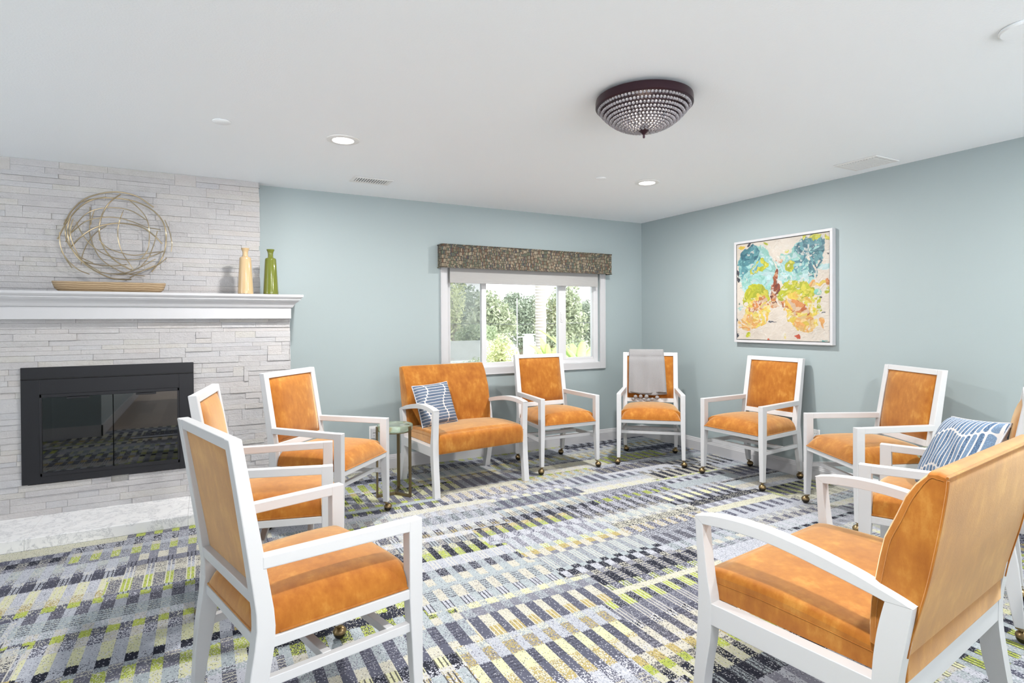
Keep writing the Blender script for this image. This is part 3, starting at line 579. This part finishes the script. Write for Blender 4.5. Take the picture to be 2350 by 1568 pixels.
for x, mat, lab in ((-4.153, 'cream_glaze', 'tall cream glazed bottle vase on the mantel against the stone'), (-3.979, 'green_glaze', 'tall olive green glazed bottle vase at the right end of the mantel')):
    t = thing('bottle_vase', lab, 'vase', (x, -.365, 1.536))
    MB().lathe([(.001, 0), (.053, 0), (.0545, .004), (.053, .03), (.0465, .15), (.0405, .262), (.0390, .271), (.0350, .2755), (.0250, .279), (.0205, .283), (.0190, .290), (.0185, .308), (.0215, .324), (.027, .335), (.029, .342), (.0275, .3435), (.021, .332), (.015, .315), (.015, .30), (.001, .29)], n=48).build('vase_body', mat, t)

# ------------------------------------------------------------------ armchair on casters (kind A)
def stile(z):  # front y, rear y of the rear leg / back post
    zs = [.067, .20, .31, .40, .45, .50, .60, .655, .85, 1.003]
    return interp(z, zs, [-.545, -.522, -.503, -.488, -.486, -.490, -.506, -.515, -.548, -.574]), interp(z, zs, [-.578, -.570, -.560, -.546, -.540, -.541, -.554, -.561, -.588, -.610])
def seat_mesh(outline, depth0, depth1, z0, hh, crown, rr, ys, un=26, drop=0.):
    P = []
    us = [math.sin(math.pi / 2 * (-1 + 2 * i / un)) for i in range(un + 1)]
    for y in ys:
        hw = outline(y); row = []
        for u in us:
            dx = (1 - abs(u)) * hw; dy = min(depth1 - y, y - depth0); dyf = depth1 - y
            ex = max(0, 1 - (1 - min(dx / rr, 1)) ** 2.3) ** .5; ey = max(0, 1 - (1 - min(dy / (rr if dyf < .2 else rr * .6), 1)) ** 2.3) ** .5
            tt = (y - depth0) / (depth1 - depth0)
            row.append((u * hw, y, z0 + hh * ex * ey + crown * (1 - abs(u) ** 2.4) * (1 - abs(2 * min(1, max(0, tt)) - 1) ** 2.4)))
        P.append(row)
    b = MB(); b.grid([r[::-1] for r in P])
    n = len(us); m = len(ys)
    per = [(i, 0) for i in range(m)] + [(m - 1, j) for j in range(1, n)] + [(i, n - 1) for i in range(m - 2, -1, -1)] + [(0, j) for j in range(n - 2, 0, -1)]
    top = [P[i][j] for i, j in per]; bot = [(p[0], p[1], z0 - drop) for p in top]
    b.loft([bot, [(p[0], p[1], z0 + .0005) for p in top]], cap=False, smooth=False); b.add(bot, [tuple(range(len(bot)))])
    return b, bot
def slab_mesh(hw, z0, z1, front, rear, bulge, nx=14, nz=16, edge=.012):
    """upholstered panel between z0 and z1; front(z)/rear(z) give y"""
    b = MB()
    def g_(x, z): return (1 - abs(x) ** 5) ** .7 * (1 - abs(z) ** 5) ** .7
    xs = [math.sin(math.pi / 2 * (-1 + 2 * i / nx)) for i in range(nx + 1)]; zs = [math.sin(math.pi / 2 * (-1 + 2 * i / nz)) for i in range(nz + 1)]
    Z = lambda w: (z0 + z1) / 2 + (z1 - z0) / 2 * w
    A = [[(x * hw, front(Z(w)) - edge + (edge + bulge) * g_(x, w), Z(w)) for w in zs] for x in xs]
    b.grid([r[::-1] for r in A]); B_ = [[(x * hw, rear(Z(w)), Z(w)) for w in (zs[0], zs[-1])] for x in (-1, 1)]
    per = [(0, j) for j in range(nz + 1)] + [(i, nz) for i in range(1, nx + 1)] + [(nx, j) for j in range(nz - 1, -1, -1)] + [(i, 0) for i in range(nx - 1, 0, -1)]
    f_ = [A[i][j] for i, j in per]; r_ = [(p[0], rear(p[2]), p[2]) for p in f_]
    b.loft([f_, r_], cap=False); b.add(r_, [tuple(range(len(r_)))]); return b, f_
def make_armchair():
    t = bpy.data.objects.new('armchair', None); COL.objects.link(t); t.empty_display_size = .1
    MAT = 'white_lacquer'; BV = .0035
    for s in (1, -1):
        X = lambda a: s * a
        def rect(x0, x1, ya, yb, z): return [(X(x0), ya, z), (X(x1), ya, z), (X(x1), yb, z), (X(x0), yb, z)][::s]
        MB().loft([rect(.271, .303, -.036, -.001, .067), rect(.261, .303, -.052, 0, .38), rect(.261, .303, -.052, 0, .654)]).build('leg', MAT, t, BV)
        zs = [.067, .20, .31, .40, .45, .50, .60, .655, .85, 1.003]; rg = []
        for z in zs:
            f_, r_ = stile(z); xo = interp(z, [.067, .4, 1.0], [.262, .268, .265]); xi = interp(z, [.067, .4, 1.0], [.230, .222, .223]); rg.append(rect(xi, xo, r_, f_, z))
        MB().loft(rg).build('leg', MAT, t, BV)
        b = MB(); b.loft([[(X(.262), -.05, .616), (X(.303), -.05, .616), (X(.303), -.05, .654), (X(.262), -.05, .654)][::s], [(X(.232), -.522, .622), (X(.268), -.522, .622), (X(.268), -.522, .660), (X(.232), -.522, .660)][::s]]); b.build('armrest', MAT, t, BV)
        b = MB(); b.loft([[(X(.268), -.045, .272), (X(.292), -.045, .272), (X(.292), -.045, .301), (X(.268), -.045, .301)][::s], [(X(.234), -.512, .272), (X(.258), -.512, .272), (X(.258), -.512, .301), (X(.234), -.512, .301)][::s]]); b.build('side_stretcher', MAT, t, .002)
    for y, hw in ((-.095, .268), (-.31, .252)): MB().box(-hw, hw, y - .028, y, .276, .303).build('cross_stretcher', MAT, t, .002)
    b = MB(); z0, z1 = .388, .420
    b.box(-.262, .262, -.034, -.004, z0, z1); b.box(-.225, .225, -.535, -.505, z0, z1)
    for s in (1, -1): b.loft([[(s * .27, -.051, z0), (s * .300, -.051, z0), (s * .300, -.051, z1), (s * .27, -.051, z1)][::s], [(s * .237, -.492, z0), (s * .266, -.492, z0), (s * .266, -.492, z1), (s * .237, -.492, z1)][::s]])
    b.build('seat_rail', MAT, t, .002)
    ol = lambda y: .258 if y > -.0535 else interp(y, [-.53, -.486, -.485, -.06], [.222, .222, .258, .290])
    ys = [-.53, -.527, -.522, -.515, -.506, -.498, -.4865, -.4845] + [-.47 + .035 * i for i in range(12)] + [-.068, -.058, -.0545, -.0525, -.045, -.034, -.024, -.015, -.008, -.003, 0, .002]
    b, bot = seat_mesh(ol, -.53, .002, .4205, .080, .040, .085, sorted(set(round(y, 4) for y in ys)))
    seat = b.build('seat', 'orange_velvet', t)
    MB().tube([(p[0] * 1.004, p[1] * 1.0, p[2] + .004) for p in bot][::2], .0036, 6, closed=True).build('piping', 'orange_velvet', seat)
    fz = lambda z: stile(z)[0]
    b, per = slab_mesh(.2225, .556, .969, lambda z: fz(z) - .002, lambda z: fz(z) - .014, .020)
    bk = b.build('backrest', 'orange_velvet', t)
    MB().tube([(p[0] * .985, p[1] + .004, p[2] + (-.003 if p[2] > .76 else .003)) for p in per], .003, 6, closed=True).build('piping', 'orange_velvet', bk)
    b, per = slab_mesh(.2225, .556, .969, lambda z: fz(z) - .0145, lambda z: fz(z) - .024, 0., 4, 4, 0.); b.build('back_panel', 'orange_velvet', t)
    for za, zb in ((.969, 1.003), (.517, .556)):
        fa, ra = stile(za); fb, rb = stile(zb); MB().loft([[(-.223, fa, za), (.223, fa, za), (.223, ra + .002, za), (-.223, ra + .002, za)][::-1], [(-.223, fb, zb), (.223, fb, zb), (.223, rb + .002, zb), (-.223, rb + .002, zb)][::-1]]).build('back_rail', MAT, t, .003)
    for x, y, a in ((.284, -.020, .6), (-.284, -.020, 2.2), (.246, -.561, 3.9), (-.246, -.561, 5.2)):
        ca, sa = math.cos(a) * .014, math.sin(a) * .014
        b = MB(); b.tube([(x, y, .069), (x, y, .060)], .014, 12); b.tube([(x, y, .062), (x + ca * .6, y + sa * .6, .048)], .008, 8)
        n_ = 14; b.lathe([(.0285 * math.sin(q), .0285 * math.cos(q)) for q in [.02 + .15 * i for i in range(10)]] + [(.0268, .0), (.0262, .002)], (x + ca, y + sa, .0265), 18)
        cs = b.build('caster', 'antique_brass', t)
        MB().sphere((x + ca, y + sa, .0262), .0258, 18, 12).build('caster_ball', 'dark_ball', cs)
    return t
A0 = make_armchair()
Apos = [(-3.852, -2.884, 285.3, 'orange velvet armchair with white frame at near left, seen from behind'),
        (-3.845, -2.006, 259.3, 'orange velvet armchair directly in front of the fireplace, half hidden by the nearest left chair'),
        (-3.501, -1.342, 226.0, 'orange velvet armchair by the chimney edge, beside the left glass side table'),
        (-1.596, -.894, 177.7, 'orange velvet armchair whose back overlaps the right half of the window, beside the loveseat'),
        (-.880, -1.116, 138.2, 'orange velvet armchair in the room corner with a grey throw over its back'),
        (-.667, -1.815, 92.1, 'orange velvet armchair against the right wall under the painting'),
        (-.760, -2.703, 63.5, 'orange velvet armchair along the right wall, beside the chair with the blue striped cushion'),
        (-1.472, -3.378, 20.0, 'orange velvet armchair at the right edge holding the blue striped cushion')]
chairs = []
for k, (x, y, d, lab) in enumerate(Apos):
    c_ = A0 if k == 0 else copy_tree(A0)
    c_.location = (x, y, 0); c_.rotation_euler = (0, 0, math.radians(d)); tag(c_, lab, 'armchair', 'white framed orange armchairs on casters'); chairs.append(c_)

# ------------------------------------------------------------------ wide lounge seat with arched arms (kind B)
def make_wide():
    t = bpy.data.objects.new('wide_lounge_chair', None); COL.objects.link(t); t.empty_display_size = .1
    MAT = 'white_lacquer'; BV = .0018; XO, XI = .4335, .3855
    fe = [(.0085, .655), (.0080, .640), (.002, .554), (-.003, .442), (-.002, .327), (.005, .209), (.015, .1), (.024, 0)]
    ie = [(-.020, 0), (-.030, .123), (-.049, .235), (-.055, .309), (-.055, .378), (-.041, .456), (-.027, .564), (-.0215, .634), (-.019, .652)]
    rfr = [(-.583, .600), (-.5765, .590), (-.561, .519), (-.552, .455), (-.547, .392), (-.546, .300), (-.560, .16), (-.602, 0)]
    rre = [(-.646, 0), (-.622, .15), (-.606, .28), (-.606, .36), (-.613, .426), (-.628, .515), (-.6395, .590), (-.637, .596)]
    top = [(.012, .656), (-.048, .670), (-.10, .6765), (-.151, .6800), (-.20, .6805), (-.244, .679), (-.295, .6745), (-.346, .668), (-.392, .661), (-.439, .652), (-.506, .638), (-.560, .623), (-.609, .609), (-.643, .597)]
    low = [(-.577, .5925), (-.54, .600), (-.506, .606), (-.46, .614), (-.409, .622), (-.36, .630), (-.313, .6365), (-.27, .641), (-.226, .6435), (-.18, .6445), (-.131, .643), (-.075, .639), (-.022, .6335)]
    dense = lambda P, n=4: [tuple(q)[:2] for q in spline([(p[0], p[1], 0) for p in P], n)]
    for s in (1, -1):
        a, b_ = (XI, XO) if s > 0 else (-XO, -XI)
        MB().prism(dense(fe) + dense(ie), a, b_).build('leg', MAT, t, BV)
        MB().prism(dense(rfr) + dense(rre), a, b_).build('leg', MAT, t, BV)
        MB().prism(dense(top, 3) + dense(low, 3), a - .0005, b_ + .0005).build('armrest', MAT, t, BV)
        MB().prism([(-.050, .303), (-.55, .300), (-.55, .374), (-.050, .376)], a + .0008, b_ - .0008).build('side_rail', MAT, t, .002)
    MB().box(-XI, XI, -.055, -.022, .316, .360).build('front_rail', MAT, t, .002)
    MB().box(-XI, XI, -.604, -.57, .300, .374).build('rear_rail', MAT, t, .002)
    # seat cushion with drop front
    hw = .3865; b = MB(); nx = 24; prof = [(.004, .322), (.012, .330), (.016, .36), (.016, .41), (.010, .444), (-.004, .462), (-.03, .470), (-.08, .474), (-.16, .477), (-.26, .477), (-.36, .472), (-.46, .464), (-.55, .456), (-.572, .450), (-.575, .44), (-.575, .380)]
    prof = [tuple(q)[:2] for q in spline([(p[0], p[1], 0) for p in prof], 3)]
    rows = []
    for i in range(nx + 1):
        u = math.sin(math.pi / 2 * (-1 + 2 * i / nx)); e = min(1, (1 - abs(u)) * hw / .022); k_ = .022 * (1 - math.sqrt(max(0, 1 - (1 - e) ** 2)))
        rows.append([(u * hw, py_ - (k_ * .7 if py_ > -.02 else 0), pz - (k_ if pz > .40 else k_ * .0) + .012 * (1 - u * u) * (1 if -.5 < py_ < -.03 else 0)) for py_, pz in prof])
    b.grid([r[::-1] for r in rows][::-1])
    for rw_, fl in ((rows[0], 1), (rows[-1], 0)):
        o_ = [rw_[0]] + rw_ + [rw_[-1]]; o_ = rw_ + [(rw_[-1][0], -.575, .377), (rw_[0][0], -.02, .377), (rw_[0][0], -.02, .322)]; b.add(o_[::(1 if fl else -1)], [tuple(range(len(o_)))])
    n_ = len(prof); u0 = rows[0]; u1 = rows[-1]
    b.add([(u0[0][0], .004, .322), (u1[0][0], .004, .322), (u1[0][0], -.02, .322), (u0[0][0], -.02, .322), (u0[0][0], -.02, .377), (u1[0][0], -.02, .377), (u1[0][0], -.575, .377), (u0[0][0], -.575, .377)], [(0, 1, 2, 3)[::-1], (3, 2, 5, 4)[::-1], (4, 5, 6, 7)[::-1]])
    st_ = b.build('seat', 'orange_velvet', t)
    for s in (-1, 1): MB().tube([(s * (hw + .0005), .010, .428), (s * (hw + .0005), -.2, .436), (s * (hw + .0005), -.4, .430), (s * (hw + .0005), -.57, .422)], .0011, 5).build('seam', 'orange_velvet', st_)
    # backrest slab
    zz_ = [.4530, .50, .564, .631, .69, .747, .806, .867, .905, .930]; ff = [-.522, -.522, -.526, -.536, -.546, -.558, -.583, -.607, -.630, -.652]; rr_ = [-.617, -.625, -.640, -.656, -.668, -.678, -.688, -.697, -.702, -.704]
    b = MB(); cols = []
    bw = .402
    for i in range(21):
        u = math.sin(math.pi / 2 * (-1 + 2 * i / 20)); e = min(1, (1 - abs(u)) * bw / .02); k_ = .018 * (1 - math.sqrt(max(0, 1 - (1 - e) ** 2)))
        ring = [(u * bw, f_ - k_ + .008 * (1 - u * u) * math.sin(math.pi * (z - .45) / .48), z) for z, f_ in zip(zz_, ff)]
        ring += [(u * bw, -.664, .944 - k_ * .4), (u * bw, -.684, .947 - k_ * .4), (u * bw, -.699, .941 - k_ * .3)]
        ring += [(u * bw, r_, z) for z, r_ in list(zip(zz_, rr_))[::-1]]
        cols.append(ring)
    b.loft(cols, smooth=True, cap=True)
    bk = b.build('backrest', 'orange_velvet', t)
    for s in (-1, 1):
        MB().tube(spline([(s * (bw + .0006), f_ - .022, z) for z, f_ in list(zip(zz_, ff))[1:8]] + [(s * (bw + .0006), -.664, .926), (s * (bw + .0006), -.682, .930), (s * (bw + .0006), -.696, .928)], 3), .0011, 5).build('seam', 'orange_velvet', bk)
        MB().tube(spline([(s * (bw - .001), r_ - .0005, z) for z, r_ in zip(zz_, rr_)], 3), .0034, 6).build('piping', 'orange_velvet', bk)
    MB().tube([(-bw, -.7035, .937), (bw, -.7035, .937)], .0032, 6).build('piping', 'orange_velvet', bk)
    MB().box(-XI, XI, -.612, -.578, .375, .455).build('lower_back_panel', 'orange_velvet', t, .006)
    return t
B0 = make_wide()
B0.location = (-2.497, -.983, 0); B0.rotation_euler = (0, 0, math.radians(185.6)); tag(B0, 'wide orange lounge seat with arched white arms below the window, holding a slate striped cushion', 'lounge chair', 'wide orange lounge chairs with arched white arms')
B1 = copy_tree(B0); B1.location = (-2.516, -3.576, 0); B1.rotation_euler = (0, 0, math.radians(6.9)); tag(B1, 'wide orange lounge seat with arched white arms at near right, seen from behind', 'lounge chair', 'wide orange lounge chairs with arched white arms')

# ------------------------------------------------------------------ side tables
def make_table():
    t = bpy.data.objects.new('side_table', None); COL.objects.link(t); t.empty_display_size = .1
    MB().lathe([(.001, .492), (.122, .492), (.132, .496), (.135, .502), (.135, .532), (.132, .540), (.124, .543), (.116, .541), (.001, .539)], n=64).build('glass_top', 'green_glass', t)
    MB().lathe([(.001, .4915), (.118, .4915), (.118, .4855), (.001, .4855)], n=40).build('top_plate', 'table_metal', t)
    for k in range(3):
        a = 2 * math.pi * k / 3; c_, s_ = math.cos(a), math.sin(a)
        b = MB(); b.beam((.1425 * c_, .1425 * s_, 0), (.1425 * c_, .1425 * s_, .535), .024, .011, (c_, s_, 0)); b.build('leg', 'table_metal', t, .001)
        b = MB(); b.beam((.0 * c_, .0 * s_, .0115), (.137 * c_, .137 * s_, .0115), .020, .021); b.build('spoke', 'table_metal', t, .001)
    return t
T0 = make_table(); T0.location = (-3.148, -.787, 0); T0.rotation_euler = (0, 0, math.radians(-57)); tag(T0, 'small round green glass side table between the chimney-side armchair and the loveseat', 'side table', 'round glass side tables on bronze legs')
T1 = copy_tree(T0); T1.location = (-.575, -3.30, 0); T1.rotation_euler = (0, 0, math.radians(38)); tag(T1, 'small round green glass side table mostly hidden behind the blue striped cushion', 'side table', 'round glass side tables on bronze legs')

# ------------------------------------------------------------------ cushions
def pillow(s, th, mat, name, label, loc, cols, wave):
    t = thing(name, label, 'cushion', loc); n = 28; h_ = s / 2
    def pt(u, v, sd):
        eu = (1 - .055 * math.cos(v * math.pi / 2) * 0 - .045 * (1 - v * v)); ev = (1 - .045 * (1 - u * u))
        q = max(0, (1 - u ** 4)) ** .55 * max(0, (1 - v ** 4)) ** .55
        w_ = .004 * math.sin(u * 7 + wave) * math.sin(v * 6 + wave * 2)
        return (u * h_ * eu, sd * (th / 2 * q + w_ * q), v * h_ * ev)
    b = MB()
    for sd in (-1, 1):
        G = [[pt(-1 + 2 * i / n, -1 + 2 * j / n, sd) for j in range(n + 1)] for i in range(n + 1)]
        b.grid(G if sd < 0 else G[::-1])
    b.build('cushion_cover', mat, t)
    per = [(-1 + 2 * i / n, -1) for i in range(n)] + [(1, -1 + 2 * i / n) for i in range(n)] + [(1 - 2 * i / n, 1) for i in range(n)] + [(-1, 1 - 2 * i / n) for i in range(n)]
    P = [pt(u, v, 1) for u, v in per]; MB().tube(P, .0038, 6, closed=True).build('cord_edge', 'cord_white', t)
    R_ = Matrix(cols).transposed(); m = R_.to_4x4(); m.translation = Vector(loc); t.matrix_world = m; return t
plain('cord_white', (.55, .56, .60), .8)
pillow(.355, .125, 'slate_cushion', 'scatter_cushion', 'square slate blue cushion with white bead lines leaning on the loveseat', (-2.752, -.602, .640), ((.965, .2595, .036), (-.226, .894, -.386), (-.132, .364, .922)), .3)
pillow(.38, .15, 'blue_cushion', 'scatter_cushion', 'bright blue and white striped cushion standing on the armchair at the right edge', (-1.405, -3.735, .700), ((-.563, -.8216, .091), (.693, -.529, -.490), (.451, -.213, .8667)), 1.7)

# ------------------------------------------------------------------ throw on the corner chair
c5 = chairs[4]
t = thing('throw_blanket', 'grey plush throw with pompoms hanging over the corner armchair back', 'blanket', c5.location, c5.rotation_euler[2])
r2 = random.Random(4)
def throw_layer(xa, xb, zb_f, zb_r, off, seed):
    path = [(stile(z)[1] - off - .004, z) for z in (zb_r, .85, .95, .99)] + [(-.610 - off * .6, 1.006 + off * .7), (-.592, 1.0125 + off), (-.574 + off * .4, 1.009 + off * .8)] + [(stile(z)[0] + .012 + off, z) for z in (.985, .96)] + [(stile(z)[0] + .026 + off, z) for z in (.92, .85, .78, .71, .65, zb_f)]
    path = [tuple(q)[:2] for q in spline([(p[0], p[1], 0) for p in path], 4)]; n = 34; rows = []
    for i in range(n + 1):
        u = i / n; row = []
        for k, (y, z) in enumerate(path):
            f_ = k / (len(path) - 1); fan = max(0, f_ - .5) * 2; x = (xa + (xb - xa) * u); xm = (xa + xb) / 2; x = xm + (x - xm) * (1 + .09 * fan) - .012 * fan
            wv2 = .0085 * fan * math.sin(u * 17 + seed + 2.2 * f_) + .005 * fan * math.sin(u * 31 - seed) + .004 * math.sin(u * 9 + z * 14 + seed)
            row.append((x, y + (wv2 if f_ > .45 else -abs(wv2)) + (.006 * fan if f_ > .45 else 0), z + .008 * fan * math.sin(u * 6 + seed)))
        rows.append(row)
    b = MB(); b.grid(rows); o = b.build('throw_layer', 'grey_plush', t)
    sm = o.modifiers.new('thick', 'SOLIDIFY'); sm.thickness = .008; sm.offset = 0
throw_layer(.206, -.132, .595, .70, .008, 1.); throw_layer(.203, -.128, .612, .72, .018, 2.3)
for (x, z, r_) in ((.142, .572, .0175), (.091, .574, .018), (.036, .575, .019), (-.066, .568, .0185), (.163, .545, .016), (.017, .538, .018), (.060, .548, .015), (-.02, .552, .015)):
    b = MB(); b.sphere((x, -.452 + r2.uniform(-.008, .008), z), r_, 16, 10); b.build('pompom', 'grey_plush', t)

# ------------------------------------------------------------------ outdoors (seen through the window)
MB().box(-40, 60, .5, 70, -3.2, -3.0).build('ground', 'pale_ground', kind='structure')
def tree(x, y, z0, z1, rad, nleaf, size, mat, name, label, cat, seed, trunk=True, group=None, squash=1.):
    r = np.random.RandomState(seed); t = thing(name, label, cat, (x, y, -3.0), 0, group)
    zc = (z0 + z1) / 2 + 3.0; hz = (z1 - z0) / 2; nb = 16
    bl = r.randn(nb, 3); bl /= np.linalg.norm(bl, axis=1)[:, None]; bl *= r.rand(nb, 1) ** .4 * .68
    cen = bl[r.randint(nb, size=nleaf)]; d = r.randn(nleaf, 3); d /= np.linalg.norm(d, axis=1)[:, None]; d *= .36 * r.rand(nleaf, 1) ** .35
    p = (cen + d) * np.array([rad, rad * squash, hz]) + np.array([0, 0, zc])
    a = r.randn(nleaf, 3); a /= np.linalg.norm(a, axis=1)[:, None]; c_ = np.cross(a, r.randn(nleaf, 3)); c_ /= np.linalg.norm(c_, axis=1)[:, None]
    s1 = size * (.6 + .8 * r.rand(nleaf, 1)); s2 = s1 * .42
    q = np.stack([p - a * s1, p - c_ * s2, p + a * s1, p + c_ * s2], 1).reshape(-1, 3)
    b = MB(); b.v = [tuple(k) for k in q.tolist()]; b.f = [tuple(range(4 * i, 4 * i + 4)) for i in range(nleaf)]; b.sm = [False] * nleaf
    b.build('foliage', mat, t)
    if trunk:
        b = MB(); b.tube([(0, 0, 0), (.1, 0, zc * .4), (0, .05, zc * .9)], [.16, .12, .07], 8)
        for k in range(5): e = bl[k] * np.array([rad, rad, hz]) + np.array([0, 0, zc]); b.tube([(0, .05, zc * .6), tuple(e)], [.06, .02], 6)
        b.build('trunk', 'bark', t)
def at(px, D, z=0.):  # ground position along a viewing direction
    r_ = (px - 1175) / 1302.8; return (-4.425 + D * (F0.x + r_ * R0.x), -5.034 + D * (F0.y + r_ * R0.y))
TR = [(1052, 25, -.4, 3.6, 1.7, 'dark_leaves', 'broad grey-green tree seen through the left pane'), (1132, 21, -.3, 2.75, 1.35, 'olive_leaves', 'round olive tree behind the middle pane, left of the white mast'), (1196, 29, -.5, 3.1, 1.5, 'dark_leaves', 'dark tree directly behind the thin white mast'),
      (1282, 24, -.5, 3.4, 1.35, 'olive_leaves', 'olive tree just right of the palm trunk'), (1352, 31, -.8, 2.9, 1.7, 'dark_leaves', 'greyish tree seen through the right pane'), (1040, 18.5, .0, 3.5, .62, 'yellow_leaves', 'slender yellow-green tree at the left edge of the window'),
      (945, 23, -.4, 3.3, 1.6, 'olive_leaves', 'olive tree hidden behind the wall left of the window'), (840, 26, -.4, 3.8, 1.9, 'dark_leaves', 'dark tree farthest left behind the wall'), (1440, 27, -.4, 3.6, 1.8, 'olive_leaves', 'olive tree hidden behind the wall right of the window')]
for k, (px_, D, z0, z1, rad, mat, lab) in enumerate(TR):
    x, y = at(px_, D); tree(x, y, z0, z1, rad, 1300 if k == 5 else 7000, .06 if k == 5 else .085, mat, 'tree', lab, 'tree', 50 + k)
for k, (px_, D, z0, z1, rad, mat, lab) in enumerate([(1075, 9.3, -.2, .90, .45, 'fresh_leaves', 'soft green bush over the roof edge at the lower left of the window'), (1146, 10.3, -.3, 1.15, .46, 'yellow_leaves', 'sunlit yellow-green bush low in the middle pane'), (1172, 7.6, -.4, .80, .36, 'yellow_leaves', 'low yellow bush behind the armchair back in the middle pane'),
                                                 (1100, 16.5, .2, 1.50, .8, 'fresh_leaves', 'light green bush beyond the neighbouring roof'), (1238, 11.4, -.5, .98, .5, 'fresh_leaves', 'green shrub at the foot of the palm trunk'), (1325, 12.5, -.5, 1.25, .62, 'olive_leaves', 'olive bush behind the banana leaves')]):
    x, y = at(px_, D); tree(x, y, z0, z1, rad, 3400, .032 if D < 11 else .05, mat, 'bush', lab, 'bush', 90 + k)
# palm trunk
x, y = at(1241, 14.5); t = thing('palm_tree', 'thick pale ringed palm trunk in the middle pane of the window', 'palm tree', (x, y, -3.0))
prof = []
for k in range(90):
    z = k * .1; prof.append((.135 + .012 * (k % 3 == 0) + .02 * math.exp(-z), z))
MB().lathe(prof, n=20).build('trunk', 'palm_bark', t)
b = MB()
for k in range(22):
    a = k * 2.4; up_ = .9 * math.cos(k * 1.1); P = [Vector((0, 0, 8.9)) + Vector((math.cos(a), math.sin(a), 0)) * (2.4 * s_) + Vector((0, 0, up_ * s_ + .6 * s_ - 2.2 * s_ * s_)) for s_ in (0, .25, .5, .75, 1)]
    b.tube(P, [.03, .02, .015, .01, .005], 5)
    for s_ in range(4):
        for q in range(10):
            p0 = P[s_].lerp(P[s_ + 1], q / 10)
            for sd in (-1, 1):
                dv = Vector((-math.sin(a) * sd, math.cos(a) * sd, -.5)) * .45; w_ = Vector((math.cos(a), math.sin(a), 0)) * .02; b.add([p0 - w_, p0 + w_, p0 + dv], [(0, 1, 2)])
b.build('fronds', 'fresh_leaves', t)
# banana plants
def banana(px_, D, ztop, n, ln, lab, seed):
    r = random.Random(seed); x, y = at(px_, D); t = thing('banana_plant', lab, 'banana plant', (x, y, -3.0)); z0 = ztop + 3.0 - ln * .95
    MB().tube([(0, 0, 0), (.02, 0, z0 * .6), (0, 0, z0 + .1)], [.12, .09, .05], 10).build('stem', 'fresh_leaves', t)
    for k in range(n):
        a = 2 * math.pi * k / n + r.uniform(-.3, .3); tilt = r.uniform(.08, .42); l_ = ln * r.uniform(.75, 1.1); rows = []
        for i in range(13):
            s_ = i / 12; rr = s_ * l_; w_ = .095 * l_ * math.sin(math.pi * min(1, s_ * .93 + .05)) ** .6 + .003; cz = z0 + rr * math.cos(tilt + s_ * .35); cr_ = rr * math.sin(tilt + s_ * .55)
            rows.append([(cr_ * math.cos(a) - math.sin(a) * w_ * q, cr_ * math.sin(a) + math.cos(a) * w_ * q, cz + abs(q) * w_ * .45) for q in (-1, -.5, 0, .5, 1)])
        b = MB(); b.grid(rows); o = b.build('leaf', 'banana_leaf', t); sm = o.modifiers.new('thick', 'SOLIDIFY'); sm.thickness = .004
banana(1330, 7.9, 1.20, 13, .80, 'large bright banana plant in the lower part of the right pane', 1)
banana(1258, 9.3, 1.10, 10, .60, 'smaller banana plant between the palm trunk and the second mullion', 2)
# neighbouring house: shingled roof, wall and white vent with mast
x0, y0 = -3.5, 3.4
t = thing('neighbouring_house', 'low grey shingled roof and pale wall of a house below the window', 'house', (-1.0, 7.4, -3.0))
MB().prism([(-1.7, 3.42), (-1.7, 3.52), (0, 3.86), (2.2, 3.4), (2.2, 3.3), (0, 3.76)], -5.0, 2.6, 'x').build('roof', 'shingles', t)
MB().box(-4.7, 2.3, -1.4, 1.9, 0, 3.30).build('house_wall', 'stucco', t)
MB().box(-5.0, 2.6, -1.80, -1.70, 3.41, 3.52).build('gutter', 'white_metal', t)
x, y = at(1213, 9.2); t = thing('roof_vent', 'white square roof vent with a thin upright mast beyond the window', 'roof vent', (x, y, 0))
MB().box(-.068, .068, -.068, .068, .50, 1.075).build('vent_box', 'white_metal', t, .006)
MB().box(-.05, .05, -.05, .05, 1.075, 1.10).box(-.078, .078, -.078, .078, 1.10, 1.112).build('vent_cap', 'white_metal', t)
ax = Rv * -1; b = MB(); q0 = Vector((Rv.x, Rv.y, 0)) * -.185; b.tube([q0 + Vector((0, 0, .9)), q0 + Vector((0, 0, 1.69))], .007, 8); b.tube([q0 + Vector((0, 0, 1.065)), Vector((0, 0, 1.065))], .007, 6); b.build('mast', 'white_metal', t)
xa, ya = at(700, 17); xb_, yb_ = at(1700, 17)
tag(MB().tube([(xa, ya, 1.30), ((xa + xb_) / 2, (ya + yb_) / 2, 1.22), (xb_, yb_, 1.34)], .010, 5).build('overhead_cable', 'cable_black'), 'thin dark cable crossing in front of the trees outside the window', 'cable')
x, y = at(1325, 44); t = thing('distant_house', 'far white house with a dark roof glimpsed through the right pane', 'house', (x, y, -3.0))
MB().box(-2.4, 2.4, -1.5, 1.5, 0, 4.1).build('house_wall', 'stucco', t); MB().prism([(-2.8, 4.1), (2.8, 4.1), (0, 4.9)], -1.8, 1.8, 'y').build('roof', 'shingles', t)
